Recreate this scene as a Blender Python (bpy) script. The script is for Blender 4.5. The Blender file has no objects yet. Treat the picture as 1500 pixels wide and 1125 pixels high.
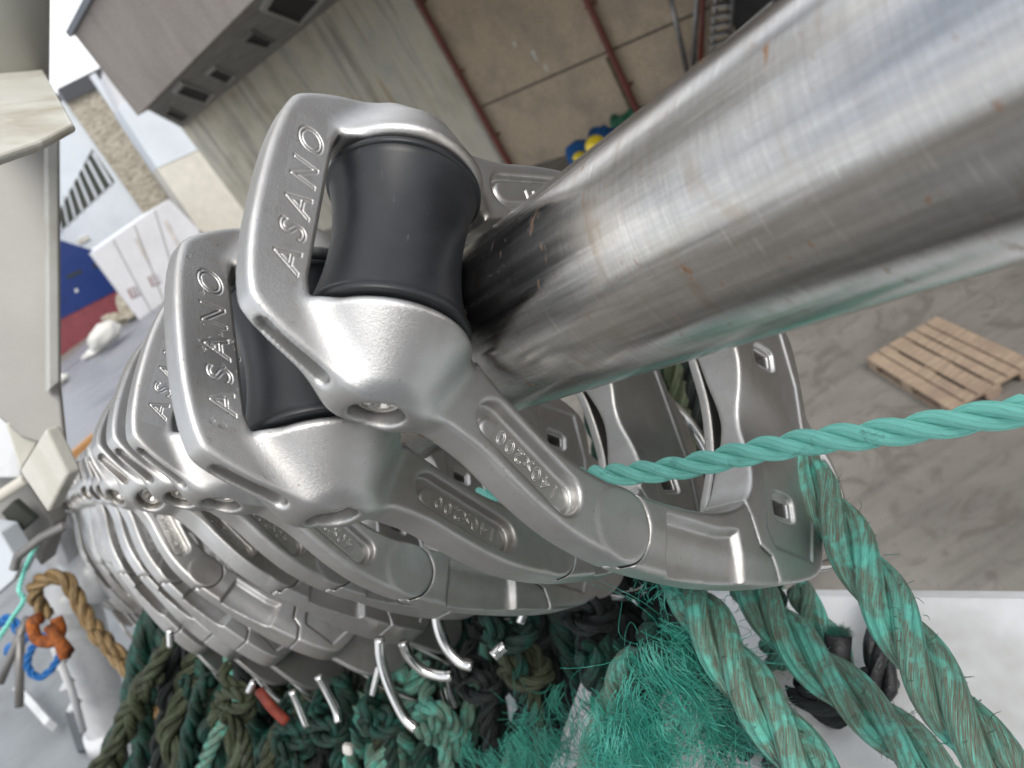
import bpy, math, random
import numpy as np
from mathutils import Vector, Matrix
rng = random.Random(7)
nrs = np.random.RandomState(5)
C = bpy.context.scene.collection
SC = bpy.context.scene

# ---------------------------------------------------------------- camera, world, sun, exposure
F = 1085.0; CX, CY = 750.0, 562.5; CAMZ = 4.9
dn = np.array([1233., 1896., 1085.]); dn /= np.linalg.norm(dn)
Zw = -dn
Yw = np.array([0, 0, 1.]) - dn[2]*dn; Yw /= np.linalg.norm(Yw)
Xw = np.cross(Yw, Zw)
M3 = np.array([Xw, Yw, Zw])                      # lens frame -> world
CAM = np.array([0, 0, CAMZ])
def cw(p): return M3 @ np.asarray(p, float) + CAM
def W(px, py, z): return cw(((px-CX)/F*z, (py-CY)/F*z, z))
def ray(px, py):
    v = M3 @ np.array([px-CX, py-CY, F]); return v/np.linalg.norm(v)
def onz(px, py, z):
    r = ray(px, py); return CAM + r*((z-CAMZ)/r[2])
def onplane(px, py, p0, n):
    r = ray(px, py); return CAM + r*(np.dot(p0-CAM, n)/np.dot(r, n))

cam = bpy.data.cameras.new('camera'); camo = bpy.data.objects.new('camera', cam); C.objects.link(camo)
mm = np.eye(4); mm[:3, 0] = M3 @ [1, 0, 0]; mm[:3, 1] = M3 @ [0, -1, 0]; mm[:3, 2] = M3 @ [0, 0, -1]; mm[:3, 3] = CAM
camo.matrix_world = Matrix(mm.tolist())
cam.sensor_width = 36; cam.lens = 36*F/1500; cam.clip_start = .01; cam.clip_end = 3000
cam.dof.use_dof = True; cam.dof.focus_distance = .36; cam.dof.aperture_fstop = 11.5
SC.camera = camo

SUN_EL, SUN_AZ = math.radians(48), math.radians(165)   # azimuth from +Y clockwise
world = bpy.data.worlds.new('World'); SC.world = world; world.use_nodes = True
wt = world.node_tree; wn = wt.nodes; wl = wt.links
for n in list(wn): wn.remove(n)
wo = wn.new('ShaderNodeOutputWorld'); bg = wn.new('ShaderNodeBackground'); sky = wn.new('ShaderNodeTexSky')
sky.sky_type = 'NISHITA'; sky.sun_disc = False; sky.sun_elevation = SUN_EL; sky.sun_rotation = SUN_AZ
tc = wn.new('ShaderNodeTexCoord'); mp = wn.new('ShaderNodeMapping'); mp.inputs['Scale'].default_value = (1, 1, 2.2)
nz = wn.new('ShaderNodeTexNoise'); nz.inputs['Scale'].default_value = 2.6; nz.inputs['Detail'].default_value = 6; nz.inputs['Roughness'].default_value = .55
cr = wn.new('ShaderNodeValToRGB'); cr.color_ramp.elements[0].position = .33; cr.color_ramp.elements[1].position = .52
cl = wn.new('ShaderNodeValToRGB'); cl.color_ramp.elements[0].color = (6, 6.4, 7.0, 1); cl.color_ramp.elements[1].color = (9.5, 9.5, 9.5, 1)
cl.color_ramp.elements[0].position = .35; cl.color_ramp.elements[1].position = .65
nz2 = wn.new('ShaderNodeTexNoise'); nz2.inputs['Scale'].default_value = 1.7; nz2.inputs['Detail'].default_value = 4
mx = wn.new('ShaderNodeMixRGB')
wl.new(tc.outputs['Generated'], mp.inputs['Vector']); wl.new(mp.outputs['Vector'], nz.inputs['Vector']); wl.new(mp.outputs['Vector'], nz2.inputs['Vector'])
wl.new(nz.outputs['Fac'], cr.inputs['Fac']); wl.new(nz2.outputs['Fac'], cl.inputs['Fac'])
wl.new(cr.outputs['Color'], mx.inputs['Fac']); wl.new(sky.outputs['Color'], mx.inputs['Color1']); wl.new(cl.outputs['Color'], mx.inputs['Color2'])
wl.new(mx.outputs['Color'], bg.inputs['Color']); bg.inputs['Strength'].default_value = .1
wl.new(bg.outputs['Background'], wo.inputs['Surface'])

sun = bpy.data.lights.new('sun', 'SUN'); sun.energy = 1.3; sun.angle = math.radians(26); sun.color = (1, .95, .88)
suno = bpy.data.objects.new('sun', sun); C.objects.link(suno)
sd = Vector((math.sin(SUN_AZ)*math.cos(SUN_EL), math.cos(SUN_AZ)*math.cos(SUN_EL), math.sin(SUN_EL)))
suno.rotation_euler = sd.to_track_quat('Z', 'Y').to_euler(); suno.location = (0, 0, 10)
SC.view_settings.view_transform = 'Standard'; SC.view_settings.look = 'None'
SC.view_settings.exposure = 0.8; SC.view_settings.gamma = 1.0

# ---------------------------------------------------------------- material helper
class Mat:
    def __init__(s, name):
        s.m = bpy.data.materials.new(name); s.m.use_nodes = True; s.t = s.m.node_tree
        s.b = s.t.nodes['Principled BSDF']; s.tc = s.t.nodes.new('ShaderNodeTexCoord')
    def n(s, k, **kw):
        o = s.t.nodes.new(k)
        for a, v in kw.items():
            if hasattr(o, a) and a not in o.inputs: setattr(o, a, v)
            else: o.inputs[a.replace('_', ' ')].default_value = v
        return o
    def l(s, a, b): s.t.links.new(a, b)
    def coord(s, kind='Object', scale=(1, 1, 1), rot=(0, 0, 0)):
        mp = s.n('ShaderNodeMapping'); mp.inputs['Scale'].default_value = scale; mp.inputs['Rotation'].default_value = rot
        s.l(s.tc.outputs[kind], mp.inputs['Vector']); return mp.outputs['Vector']
    def noise(s, vec, scale, detail=4, rough=.55, dist=0):
        o = s.n('ShaderNodeTexNoise'); o.inputs['Scale'].default_value = scale; o.inputs['Detail'].default_value = detail
        o.inputs['Roughness'].default_value = rough; o.inputs['Distortion'].default_value = dist
        s.l(vec, o.inputs['Vector']); return o.outputs['Fac']
    def ramp(s, fac, stops):
        o = s.n('ShaderNodeValToRGB'); e = o.color_ramp.elements
        e[0].position, e[0].color = stops[0][0], tuple(stops[0][1])+(1,)
        e[1].position, e[1].color = stops[-1][0], tuple(stops[-1][1])+(1,)
        for p, c in stops[1:-1]:
            q = e.new(p); q.color = tuple(c)+(1,)
        s.l(fac, o.inputs['Fac']); return o.outputs['Color']
    def mix(s, fac, a, b, mode='MIX'):
        o = s.n('ShaderNodeMixRGB'); o.blend_type = mode
        for i, v in (('Fac', fac), ('Color1', a), ('Color2', b)):
            if hasattr(v, 'is_linked') or isinstance(v, bpy.types.NodeSocket): s.l(v, o.inputs[i])
            elif i == 'Fac': o.inputs[i].default_value = v
            else: o.inputs[i].default_value = tuple(v)+(1,)
        return o.outputs['Color']
    def rng(s, v, a, b, c=0., d=1.):
        o = s.n('ShaderNodeMapRange'); 
        for i, x in zip(('From Min', 'From Max', 'To Min', 'To Max'), (a, b, c, d)): o.inputs[i].default_value = x
        s.l(v, o.inputs['Value']); return o.outputs['Result']
    def bump(s, h, strength, dist, prev=None):
        o = s.n('ShaderNodeBump'); o.inputs['Strength'].default_value = strength; o.inputs['Distance'].default_value = dist
        s.l(h, o.inputs['Height'])
        if prev is not None: s.l(prev, o.inputs['Normal'])
        return o.outputs['Normal']
    def set(s, col=None, rough=None, metal=None, normal=None, spec=None):
        for k, v in (('Base Color', col), ('Roughness', rough), ('Metallic', metal), ('Normal', normal), ('Specular IOR Level', spec)):
            if v is None: continue
            if isinstance(v, bpy.types.NodeSocket): s.l(v, s.b.inputs[k])
            elif k == 'Base Color': s.b.inputs[k].default_value = tuple(v)+(1,)
            else: s.b.inputs[k].default_value = v
        return s.m

def plain(name, col, rough=.6, metal=0, nscale=6, amount=.25, bump=0, bdist=.01, grime=None):
    m = Mat(name); v = m.coord()
    n1 = m.noise(v, nscale, 6, .6)
    c = m.ramp(n1, [(.3, [x*(1-amount) for x in col]), (.7, [min(1, x*(1+amount*.6)) for x in col])])
    if grime:
        n2 = m.noise(v, nscale*.35, 5, .7, .6)
        c = m.mix(m.rng(n2, .5, .68), c, grime)
    nn = None
    if bump: nn = m.bump(m.noise(v, nscale*8, 5), bump, bdist)
    return m.set(c, rough, metal, nn)

# cast, bead-blasted stainless
m = Mat('cast_steel'); oi = m.n('ShaderNodeObjectInfo'); va = m.n('ShaderNodeVectorMath'); va.operation = 'ADD'; m.l(m.tc.outputs['Object'], va.inputs[0]); m.l(oi.outputs['Random'], va.inputs[1]); v = va.outputs[0]
big = m.noise(v, 22, 4, .6, .4); fine = m.noise(v, 2600, 2, .6); mid = m.noise(v, 260, 3, .6)
col = m.ramp(big, [(.3, (.48, .468, .45)), (.55, (.60, .595, .585)), (.75, (.68, .68, .675))])
stain = m.rng(m.noise(v, 38, 5, .7, .8), .62, .72, 0, .6)
col = m.mix(stain, col, (.47, .44, .40))
col = m.mix(m.rng(oi.outputs['Random'], 0, 1, 0, .22), col, (.40, .375, .34))
col = m.mix(m.rng(m.noise(v, 9, 5, .7, .5), .5, .7, 0, .5), col, (.40, .37, .33))
speck = m.rng(m.noise(v, 420, 2, .5), .70, .76)
col = m.mix(m.rng(speck, 0, 1, 0, .5), col, (.30, .22, .14))
rgh = m.rng(big, .3, .7, .47, .37)
nr = m.bump(fine, .5, .00026); nr = m.bump(m.noise(v, 900, 2, .5), .16, .0003, nr)
CAST = m.set(col, rgh, 1.0, nr)
# drawn bar: circumferential scratches, rust
m = Mat('bar_steel')
v = m.coord()
sv = m.coord(scale=(22, 22, 1500)); sv2 = m.coord(scale=(60, 60, 240), rot=(.35, .1, 0))
s1 = m.noise(sv, 1.0, 5, .7, .2); s2 = m.noise(sv2, 5, 4, .65)
big = m.noise(v, 13, 5, .6, .6)
col = m.ramp(big, [(.3, (.50, .485, .46)), (.5, (.63, .62, .60)), (.7, (.74, .735, .72))])
sx = m.n('ShaderNodeSeparateXYZ'); m.l(m.tc.outputs['Object'], sx.inputs[0]); at = m.n('ShaderNodeMath'); at.operation = 'ARCTAN2'; m.l(sx.outputs['Y'], at.inputs[0]); m.l(sx.outputs['X'], at.inputs[1])
cb = m.n('ShaderNodeCombineXYZ'); m.l(at.outputs[0], cb.inputs['X']); m.l(sx.outputs['Z'], cb.inputs['Y'])
lm = m.n('ShaderNodeMapping'); lm.inputs['Scale'].default_value = (1, .9, 1); m.l(cb.outputs[0], lm.inputs['Vector'])
ln = m.noise(lm.outputs['Vector'], 7, 5, .75, .1); ln2 = m.noise(lm.outputs['Vector'], 38, 3, .7)
col = m.mix(m.rng(ln, .38, .62, .55, 0), col, (.26, .25, .235))
col = m.mix(m.rng(ln2, .60, .72, 0, .5), col, (.80, .78, .74))
col = m.mix(m.rng(s1, .38, .66, 0, .42), col, (.30, .29, .28))
scr_ = m.rng(m.noise(m.coord(scale=(30, 30, 700), rot=(.05, .03, 0)), 1.7, 3, .6), .66, .70, 0, .6); col = m.mix(scr_, col, (.9, .88, .84))
rv = m.coord(scale=(1, 1, 3.2))
r1 = m.rng(m.noise(rv, 75, 6, .68, .35),  .63, .68); r2 = m.rng(m.noise(rv, 26, 5, .65, .3), .57, .70, 0, .38)
col = m.mix(r2, col, (.36, .25, .13)); col = m.mix(r1, col, (.22, .095, .03))
rust = m.mix(1.0, r1, r2, 'ADD')
met = m.rng(r1, 0, 1, 1.0, .25)
rg0 = m.rng(ln, .35, .65, .06, .22); ad = m.n('ShaderNodeMath'); ad.operation = 'MULTIPLY_ADD'; m.l(s1, ad.inputs[0]); ad.inputs[1].default_value = .12; m.l(rg0, ad.inputs[2]); rg = ad.outputs[0]; 
nr = m.bump(s1, .14, .0003); nr = m.bump(s2, .05, .0004, nr); nr = m.bump(m.noise(v, 30, 3), .10, .0012, nr)
BAR = m.set(col, rg, met, nr)
# polished
CHROME = plain('polished_rod', (.72, .71, .69), .16, 1, 60, .1)
BOLT = plain('machined_bolt', (.6, .57, .52), .24, 1, 80, .2)
# black nylon roller
m = Mat('black_nylon'); v = m.coord()
sv = m.coord(scale=(900, 12, 12))
n1 = m.noise(sv, 1, 4, .6); n2 = m.noise(v, 30, 4, .6, .4)
col = m.ramp(n2, [(.3, (.009, .010, .012)), (.7, (.018, .020, .024))])
scr = m.rng(m.noise(m.coord(scale=(60, 500, 60), rot=(.3, .2, .5)), 1.5, 3, .6), .68, .74, 0, .6)
col = m.mix(scr, col, (.07, .08, .09))
NYLON = m.set(col, m.rng(n2, .3, .7, .36, .55), 0, m.bump(n1, .10, .0002), .5)

def rope_mat(name, c1, c2, dirt, dirt_amt, yarns=9., fine=1.0, dk=1.0):
    m = Mat(name); uv = m.tc.outputs['UV']; v = m.coord()
    w = m.n('ShaderNodeTexWave'); w.wave_type = 'BANDS'; w.bands_direction = 'X'; w.inputs['Scale'].default_value = 1.0
    mp = m.n('ShaderNodeMapping'); mp.inputs['Scale'].default_value = (yarns*.5/ (math.pi/1.0)*2, 1, 1); mp.inputs['Rotation'].default_value = (0, 0, 0)
    m.l(uv, mp.inputs['Vector'])
    mp.inputs['Rotation'].default_value = (0, 0, math.radians(-38))
    m.l(mp.outputs['Vector'], w.inputs['Vector']); w.inputs['Distortion'].default_value = 1.2; w.inputs['Detail'].default_value = 2; w.inputs['Detail Scale'].default_value = 1.2
    fib = m.noise(m.coord('UV', (60*fine, 2.6, 1), (0, 0, math.radians(-38))), 1.6, 4, .7)
    col = m.mix(fib, c1, c2)
    col = m.mix(m.rng(fib, .25, .45, .5*dk, 0), col, [x*.4 for x in c1])
    col = m.mix(m.rng(w.outputs['Fac'], 0, .35, .6*dk, 0), col, [x*.35 for x in c1])
    d = m.rng(m.noise(v, 42, 5, .65, .6), .60-dirt_amt*.22, .72-dirt_amt*.2)
    d2 = m.rng(m.noise(m.coord('UV', (30, 1.5, 1), (0, 0, math.radians(-38))), 2.2, 5, .75), .36, .56)
    dd = m.mix(1.0, d, d2, 'MULTIPLY')
    dc = m.mix(m.noise(v, 300, 3), dirt, [x*.45 for x in dirt])
    col = m.mix(dd, col, dc)
    nr = m.bump(w.outputs['Fac'], .8*dk, .0014); nr = m.bump(fib, .9, .0012, nr)
    return m.set(col, .48, 0, nr, .4)
TEAL = rope_mat('teal_rope', (.14, .78, .62), (.48, 1.0, .90), (.05, .25, .18), .0, 10, 1, .35)
m = Mat('teal_fibre'); c = m.ramp(m.noise(m.coord('Object', (1, 1, 1)), 55, 4, .7), [(.3, (.012, .17, .125)), (.5, (.04, .34, .26)), (.7, (.16, .56, .46))]); FIBT = m.set(c, .4, 0)
m = Mat('green_fibre'); c = m.ramp(m.noise(m.coord('UV', (3, 3, 1)), 3, 3), [(.35, (.008, .10, .07)), (.65, (.05, .38, .29))]); FIBG = m.set(c, .45, 0)
GREEN = rope_mat('weathered_green_rope', (.04, .33, .25), (.25, .74, .60), (.19, .165, .115), 1.0, 11, 1, 1.0)
DARK = rope_mat('dark_green_rope', (.002, .022, .016), (.016, .15, .11), (.018, .019, .012), 1.0, 10)
OLIVE = rope_mat('olive_rope', (.028, .042, .02), (.09, .11, .055), (.03, .028, .015), .6, 10)
BLACKR = rope_mat('black_rope', (.004, .006, .006), (.014, .024, .021), (.02, .02, .015), .3, 8)
BROWN = rope_mat('brown_rope', (.20, .125, .05), (.42, .29, .14), (.10, .07, .03), .3, 8)

# ---------------------------------------------------------------- object helpers
def tag(o, label=None, cat=None, group=None, kind=None):
    if label: o['label'] = label
    if cat: o['category'] = cat
    if group: o['group'] = group
    if kind: o['kind'] = kind
    return o
def mesh_np(name, V, Fq, mat, parent=None, smooth=True, uv=None):
    """V (n,3); Fq (m,k) constant-size faces"""
    V = np.asarray(V, np.float32); Fq = np.asarray(Fq, np.int32); k = Fq.shape[1]
    me = bpy.data.meshes.new(name)
    me.vertices.add(len(V)); me.vertices.foreach_set('co', V.ravel())
    me.loops.add(Fq.size); me.loops.foreach_set('vertex_index', Fq.ravel())
    me.polygons.add(len(Fq)); me.polygons.foreach_set('loop_start', np.arange(0, Fq.size, k, dtype=np.int32))
    me.polygons.foreach_set('loop_total', np.full(len(Fq), k, np.int32))
    if uv is not None:
        l = me.uv_layers.new(name='UVMap'); l.data.foreach_set('uv', np.asarray(uv, np.float32)[Fq.ravel()].ravel())
    me.polygons.foreach_set('use_smooth', np.full(len(Fq), smooth, bool))
    me.update(calc_edges=True); me.validate()
    me.materials.append(mat)
    o = bpy.data.objects.new(name, me); C.objects.link(o)
    if parent: o.parent = parent
    return o
def mesh_py(name, V, Fs, mat, parent=None, smooth=False, bevel=0):
    me = bpy.data.meshes.new(name); me.from_pydata([tuple(map(float, v)) for v in V], [], Fs); me.update()
    if smooth:
        for p in me.polygons: p.use_smooth = True
    me.materials.append(mat)
    o = bpy.data.objects.new(name, me); C.objects.link(o)
    if parent: o.parent = parent
    if bevel:
        b = o.modifiers.new('bevel', 'BEVEL'); b.width = bevel; b.segments = 3; b.limit_method = 'ANGLE'
    return o
def empty(name, loc=(0, 0, 0)):
    o = bpy.data.objects.new(name, None); C.objects.link(o); o.location = tuple(map(float, loc)); o.empty_display_size = .05
    return o
class MB:
    def __init__(s): s.V = []; s.F = []
    def add(s, V, Fs):
        b = len(s.V); s.V += [tuple(map(float, v)) for v in V]; s.F += [tuple(i+b for i in f) for f in Fs]
    def box(s, o, a, b, c):
        """parallelepiped: origin + three edge vectors"""
        o, a, b, c = map(lambda q: np.asarray(q, float), (o, a, b, c))
        if np.dot(np.cross(a, b), c) < 0: a, b = b, a
        V = [o, o+a, o+a+b, o+b, o+c, o+a+c, o+a+b+c, o+b+c]
        s.add(V, [(0, 3, 2, 1), (4, 5, 6, 7), (0, 1, 5, 4), (1, 2, 6, 5), (2, 3, 7, 6), (3, 0, 4, 7)])
    def tube(s, pts, r, n=16, caps=True, r2=None):
        pts = [np.asarray(p, float) for p in pts]; N = len(pts)
        T = [pts[min(i+1, N-1)]-pts[max(i-1, 0)] for i in range(N)]
        T = [t/np.linalg.norm(t) for t in T]
        a = np.cross(T[0], [0.3, .2, 1.]); a /= np.linalg.norm(a); V = []
        for i in range(N):
            a = a-np.dot(a, T[i])*T[i]; a /= np.linalg.norm(a); b = np.cross(T[i], a)
            rr = r if np.isscalar(r) else r[i]
            for k in range(n):
                t = 2*math.pi*k/n; V.append(pts[i]+rr*(a*math.cos(t)+b*math.sin(t)))
        Fs = [(i*n+k, i*n+(k+1) % n, (i+1)*n+(k+1) % n, (i+1)*n+k) for i in range(N-1) for k in range(n)]
        if caps: Fs += [tuple(range(n))[::-1], tuple((N-1)*n+k for k in range(n))]
        s.add(V, Fs)
    def prism(s, poly, vec):
        """polygon (3D points) extruded by vec"""
        poly = [np.asarray(p, float) for p in poly]; n = len(poly); vec = np.asarray(vec, float)
        nn = sum((np.cross(poly[i]-poly[0], poly[(i+1) % n]-poly[0]) for i in range(n)), np.zeros(3))
        if np.dot(nn, vec) > 0: poly = poly[::-1]
        V = poly+[p+vec for p in poly]
        Fs = [tuple(range(n)), tuple(range(2*n-1, n-1, -1))]+[(i, i+n, (i+1) % n+n, (i+1) % n) for i in range(n)]
        s.add(V, Fs)
    def build(s, name, mat, parent=None, smooth=False, bevel=0): return mesh_py(name, s.V, s.F, mat, parent, smooth, bevel)
def catmull(P, n):
    P = [np.asarray(p, float) for p in P]; P = [2*P[0]-P[1]]+P+[2*P[-1]-P[-2]]; out = []
    for i in range(1, len(P)-2):
        for k in range(n):
            t = k/n; a, b, c, d = P[i-1:i+3]
            out.append(.5*((2*b)+(-a+c)*t+(2*a-5*b+4*c-d)*t*t+(-a+3*b-3*c+d)*t**3))
    out.append(P[-2]); return out
def resample(pts, step):
    pts = np.array(pts); d = np.r_[0, np.cumsum(np.linalg.norm(np.diff(pts, axis=0), axis=1))]
    n = max(4, int(d[-1]/step)+1); t = np.linspace(0, d[-1], n)
    return np.c_[np.interp(t, d, pts[:, 0]), np.interp(t, d, pts[:, 1]), np.interp(t, d, pts[:, 2])], t
def rope(name, P, R, mat, strands=3, pitch=None, hand=1, ns=12, wob=0., hairs=0, parent=None, phase=0.):
    pitch = pitch or R*7.5
    pts, t = resample(catmull(P, 12), R*.34); N = len(pts)
    if wob:
        k = nrs.uniform(-1, 1, (max(3, N//14)+2, 3)); kk = np.linspace(0, len(k)-1, N)
        pts = pts+wob*np.c_[[np.interp(kk, np.arange(len(k)), k[:, j]) for j in range(3)]].T
    T = np.gradient(pts, axis=0); T /= np.linalg.norm(T, axis=1)[:, None]
    A = np.zeros((N, 3)); a = np.cross(T[0], [.31, .2, .93]); a /= np.linalg.norm(a)
    for i in range(N):
        a = a-np.dot(a, T[i])*T[i]; a /= np.linalg.norm(a); A[i] = a
    B = np.cross(T, A); Vs = []; Fs = []; UV = []; base = 0
    sr = R*.49; so = R*.55
    for s_ in range(strands):
        ph = phase+hand*2*math.pi*t/pitch+2*math.pi*s_/strands
        cen = pts+so*(A*np.cos(ph)[:, None]+B*np.sin(ph)[:, None])
        rad = A*np.cos(ph)[:, None]+B*np.sin(ph)[:, None]
        Ts = np.gradient(cen, axis=0); Ts /= np.linalg.norm(Ts, axis=1)[:, None]
        rad = rad-(rad*Ts).sum(1)[:, None]*Ts; rad /= np.linalg.norm(rad, axis=1)[:, None]
        bi = np.cross(Ts, rad)
        th = np.linspace(0, 2*math.pi, ns+1)
        srr = sr*(1+.05*np.sin(t/R*.9+s_*2))*np.clip(np.minimum(np.arange(N), N-1-np.arange(N))/2., .03, 1)
        V = cen[:, None, :]+srr[:, None, None]*(rad[:, None, :]*np.cos(th)[None, :, None]+bi[:, None, :]*np.sin(th)[None, :, None])
        Vs.append(V.reshape(-1, 3)); u = np.tile(th/(2*math.pi), (N, 1)); v = np.tile((t/(2*math.pi*sr))[:, None], (1, ns+1))+s_*3.7
        UV.append(np.stack([u, v], -1).reshape(-1, 2))
        i, k = np.meshgrid(np.arange(N-1), np.arange(ns), indexing='ij'); w = ns+1
        q = np.stack([i*w+k, i*w+k+1, (i+1)*w+k+1, (i+1)*w+k], -1).reshape(-1, 4)+base
        if hand < 0 or True: Fs.append(q[:, ::-1])
        base += len(Vs[-1])
        for row in (0, N-1):      # cap
            pass
    V = np.concatenate(Vs); Q = np.concatenate(Fs); U = np.concatenate(UV)
    if hairs:
        hv, hq = fibre_geo([pts[nrs.randint(N)] for _ in range(hairs)], R*.95, R*.5, R*.016+.00005)
        Q = np.concatenate([Q, hq+len(V)]); V = np.concatenate([V, hv]); U = np.concatenate([U, nrs.rand(len(hv), 2)])
    return mesh_np(name, V, Q, mat, parent, True, U)
def bundle_geo(centers, spread, L, r, drift, per=26, seg=12, curl=1.3):
    Vs = []; Fs = []; b = 0
    for c in centers:
        d0 = np.asarray(drift)+nrs.normal(size=3)*.34; d0 /= np.linalg.norm(d0)
        w1 = nrs.normal(size=3); w1 -= d0*(w1@d0); w2 = np.cross(d0, w1); k1 = nrs.uniform(2, 6); ph = nrs.uniform(0, 6)
        LL = L*nrs.uniform(.6, 1.3)
        for _ in range(per):
            p0 = np.asarray(c)+nrs.normal(size=3)*spread; sp = nrs.normal(size=3)*.35; l_ = LL*nrs.uniform(.5, 1.15); p1 = ph+nrs.normal()*.5; a_ = curl*nrs.uniform(.5, 1.3)*.2*L
            pts = [p0+d0*l_*t+sp*l_*t*t*.9+a_*(w1*math.sin(k1*t+p1)+w2*math.cos(k1*.8*t+p1))*t for t in np.linspace(0, 1, seg+1)]
            for i in range(seg+1):
                dd = pts[min(i+1, seg)]-pts[max(i-1, 0)]; dd /= np.linalg.norm(dd)+1e-9
                a = np.cross(dd, [.2, .5, .8]); a /= np.linalg.norm(a); q = np.cross(dd, a); rr = r*(1-.4*i/seg)
                for k in range(3):
                    an = 2*math.pi*k/3; Vs.append(pts[i]+rr*(a*math.cos(an)+q*math.sin(an)))
                if i < seg:
                    for k in range(3): Fs.append((b+i*3+k, b+i*3+(k+1) % 3, b+(i+1)*3+(k+1) % 3, b+(i+1)*3+k))
            b += (seg+1)*3
    return np.array(Vs), np.array(Fs)
def fibre_geo(starts, off, L, r, drift=(0, 0, 0), curl=1., seg=5):
    Vs = []; Fs = []; b = 0
    for s in starts:
        d = nrs.normal(size=3); d /= np.linalg.norm(d); p = np.asarray(s)+d*off*.95
        d = d*.5+nrs.normal(size=3)*.7+np.asarray(drift); d /= np.linalg.norm(d)
        cv = nrs.normal(size=3)*curl; ll = L*nrs.uniform(.4, 1.3)
        for i in range(seg+1):
            a = np.cross(d, [.2, .5, .8]); a /= np.linalg.norm(a); c = np.cross(d, a)
            rr = r*(1-.5*i/seg)
            for k in range(3):
                an = 2*math.pi*k/3; Vs.append(p+rr*(a*math.cos(an)+c*math.sin(an)))
            if i < seg:
                for k in range(3): Fs.append((b+i*3+k, b+i*3+(k+1) % 3, b+(i+1)*3+(k+1) % 3, b+(i+1)*3+k))
            p = p+d*ll/seg; cv = cv+nrs.normal(size=3)*.35*curl; d = d+cv/seg; d /= np.linalg.norm(d)
        b += (seg+1)*3
    return np.array(Vs), np.array(Fs)

# ---------------------------------------------------------------- the cast ring, millimetres: x across, y towards viewer, z up; roller axis at z=0
def smin(a, b, k): h = np.maximum(k-np.abs(a-b), 0)/k; return np.minimum(a, b)-h*h*k*.25
def smax(a, b, k): return -smin(-a, -b, k)
def spline2(P, n=6, closed=True):
    P = np.array(P, float); N = len(P); out = []
    for i in range(N):
        a, b, c, d = P[(i-1) % N], P[i], P[(i+1) % N], P[(i+2) % N]
        for k in range(n):
            t = k/n; out.append(.5*((2*b)+(-a+c)*t+(2*a-5*b+4*c-d)*t*t+(-a+3*b-3*c+d)*t**3))
    return np.array(out)
def sd_poly(P, X, Z):
    P = np.asarray(P, float); d = np.full(X.shape, 1e9, np.float32); ins = np.zeros(X.shape, bool)
    for i in range(len(P)):
        a = P[i]; b = P[(i+1) % len(P)]; e = b-a; L = e@e
        if L < 1e-9: continue
        wx = X-a[0]; wz = Z-a[1]; t = np.clip((wx*e[0]+wz*e[1])/L, 0, 1)
        d = np.minimum(d, (wx-e[0]*t)**2+(wz-e[1]*t)**2)
        c = ((a[1] > Z) != (b[1] > Z))
        if abs(e[1]) > 1e-9: ins ^= c & (X < e[0]*(Z-a[1])/e[1]+a[0])
    d = np.sqrt(d); return np.where(ins, -d, d).astype(np.float32)
def surfnet(Fd, org, h):
    nx, ny, nz_ = Fd.shape; S = Fd < 0
    c = [S[i:nx-1+i, j:ny-1+j, k:nz_-1+k] for i in (0, 1) for j in (0, 1) for k in (0, 1)]
    alls = c[0].copy(); anys = c[0].copy()
    for q in c[1:]: alls &= q; anys |= q
    mixd = anys & ~alls; idx = np.argwhere(mixd); I, J, K = idx.T
    acc = np.zeros((len(idx), 3)); cnt = np.zeros(len(idx))
    off = [(i, j, k) for i in (0, 1) for j in (0, 1) for k in (0, 1)]
    for a in off:
        for ax in range(3):
            if a[ax]: continue
            b = list(a); b[ax] = 1
            fa = Fd[I+a[0], J+a[1], K+a[2]]; fb = Fd[I+b[0], J+b[1], K+b[2]]
            mk = (fa < 0) != (fb < 0); den = np.where(mk, fa-fb, 1); t = np.where(mk, fa/den, 0)
            p = np.tile(np.array(a, float), (len(idx), 1)); p[:, ax] += t
            acc += p*mk[:, None]; cnt += mk
    V = (idx+acc/cnt[:, None])*h+org
    num = np.full(mixd.shape, -1, np.int64); num[I, J, K] = np.arange(len(idx)); Q = []
    for ax in range(3):
        u, v = [(1, 2), (2, 0), (0, 1)][ax]
        A = np.take(S, range(0, S.shape[ax]-1), ax); B = np.take(S, range(1, S.shape[ax]), ax)
        e = np.argwhere(A != B)
        e = e[(e[:, u] > 0) & (e[:, v] > 0) & (e[:, u] < S.shape[u]-1) & (e[:, v] < S.shape[v]-1)]
        s = A[e[:, 0], e[:, 1], e[:, 2]]
        def cell(du, dv): q = e.copy(); q[:, u] -= du; q[:, v] -= dv; return num[q[:, 0], q[:, 1], q[:, 2]]
        quad = np.stack([cell(0, 0), cell(1, 0), cell(1, 1), cell(0, 1)], 1)
        quad[~s] = quad[~s][:, ::-1]; Q.append(quad)
    Q = np.concatenate(Q); Q = Q[(Q >= 0).all(1)]
    return V, Q
H = 1.0
def grid(x0, x1, y0, y1, z0, z1, h=H):
    return (np.arange(x0, x1+h, h, dtype=np.float32), np.arange(y0, y1+h, h, dtype=np.float32), np.arange(z0, z1+h, h, dtype=np.float32))
def mirror(P): return list(P)+[(-x, z) for x, z in P[::-1]]
HALF_OUT = [(12, 63.5), (30, 62), (42, 59.5), (48.5, 56), (56, 45), (62, 32), (67, 19), (70, 6), (70, -10), (69, -20), (70.5, -29), (76, -45), (84, -60), (92, -76), (99, -94), (104, -116), (106.5, -140), (106.5, -165), (105, -190), (102, -215), (98, -245), (92, -275), (84, -296), (70, -305), (40, -309), (12, -310)]
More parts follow.
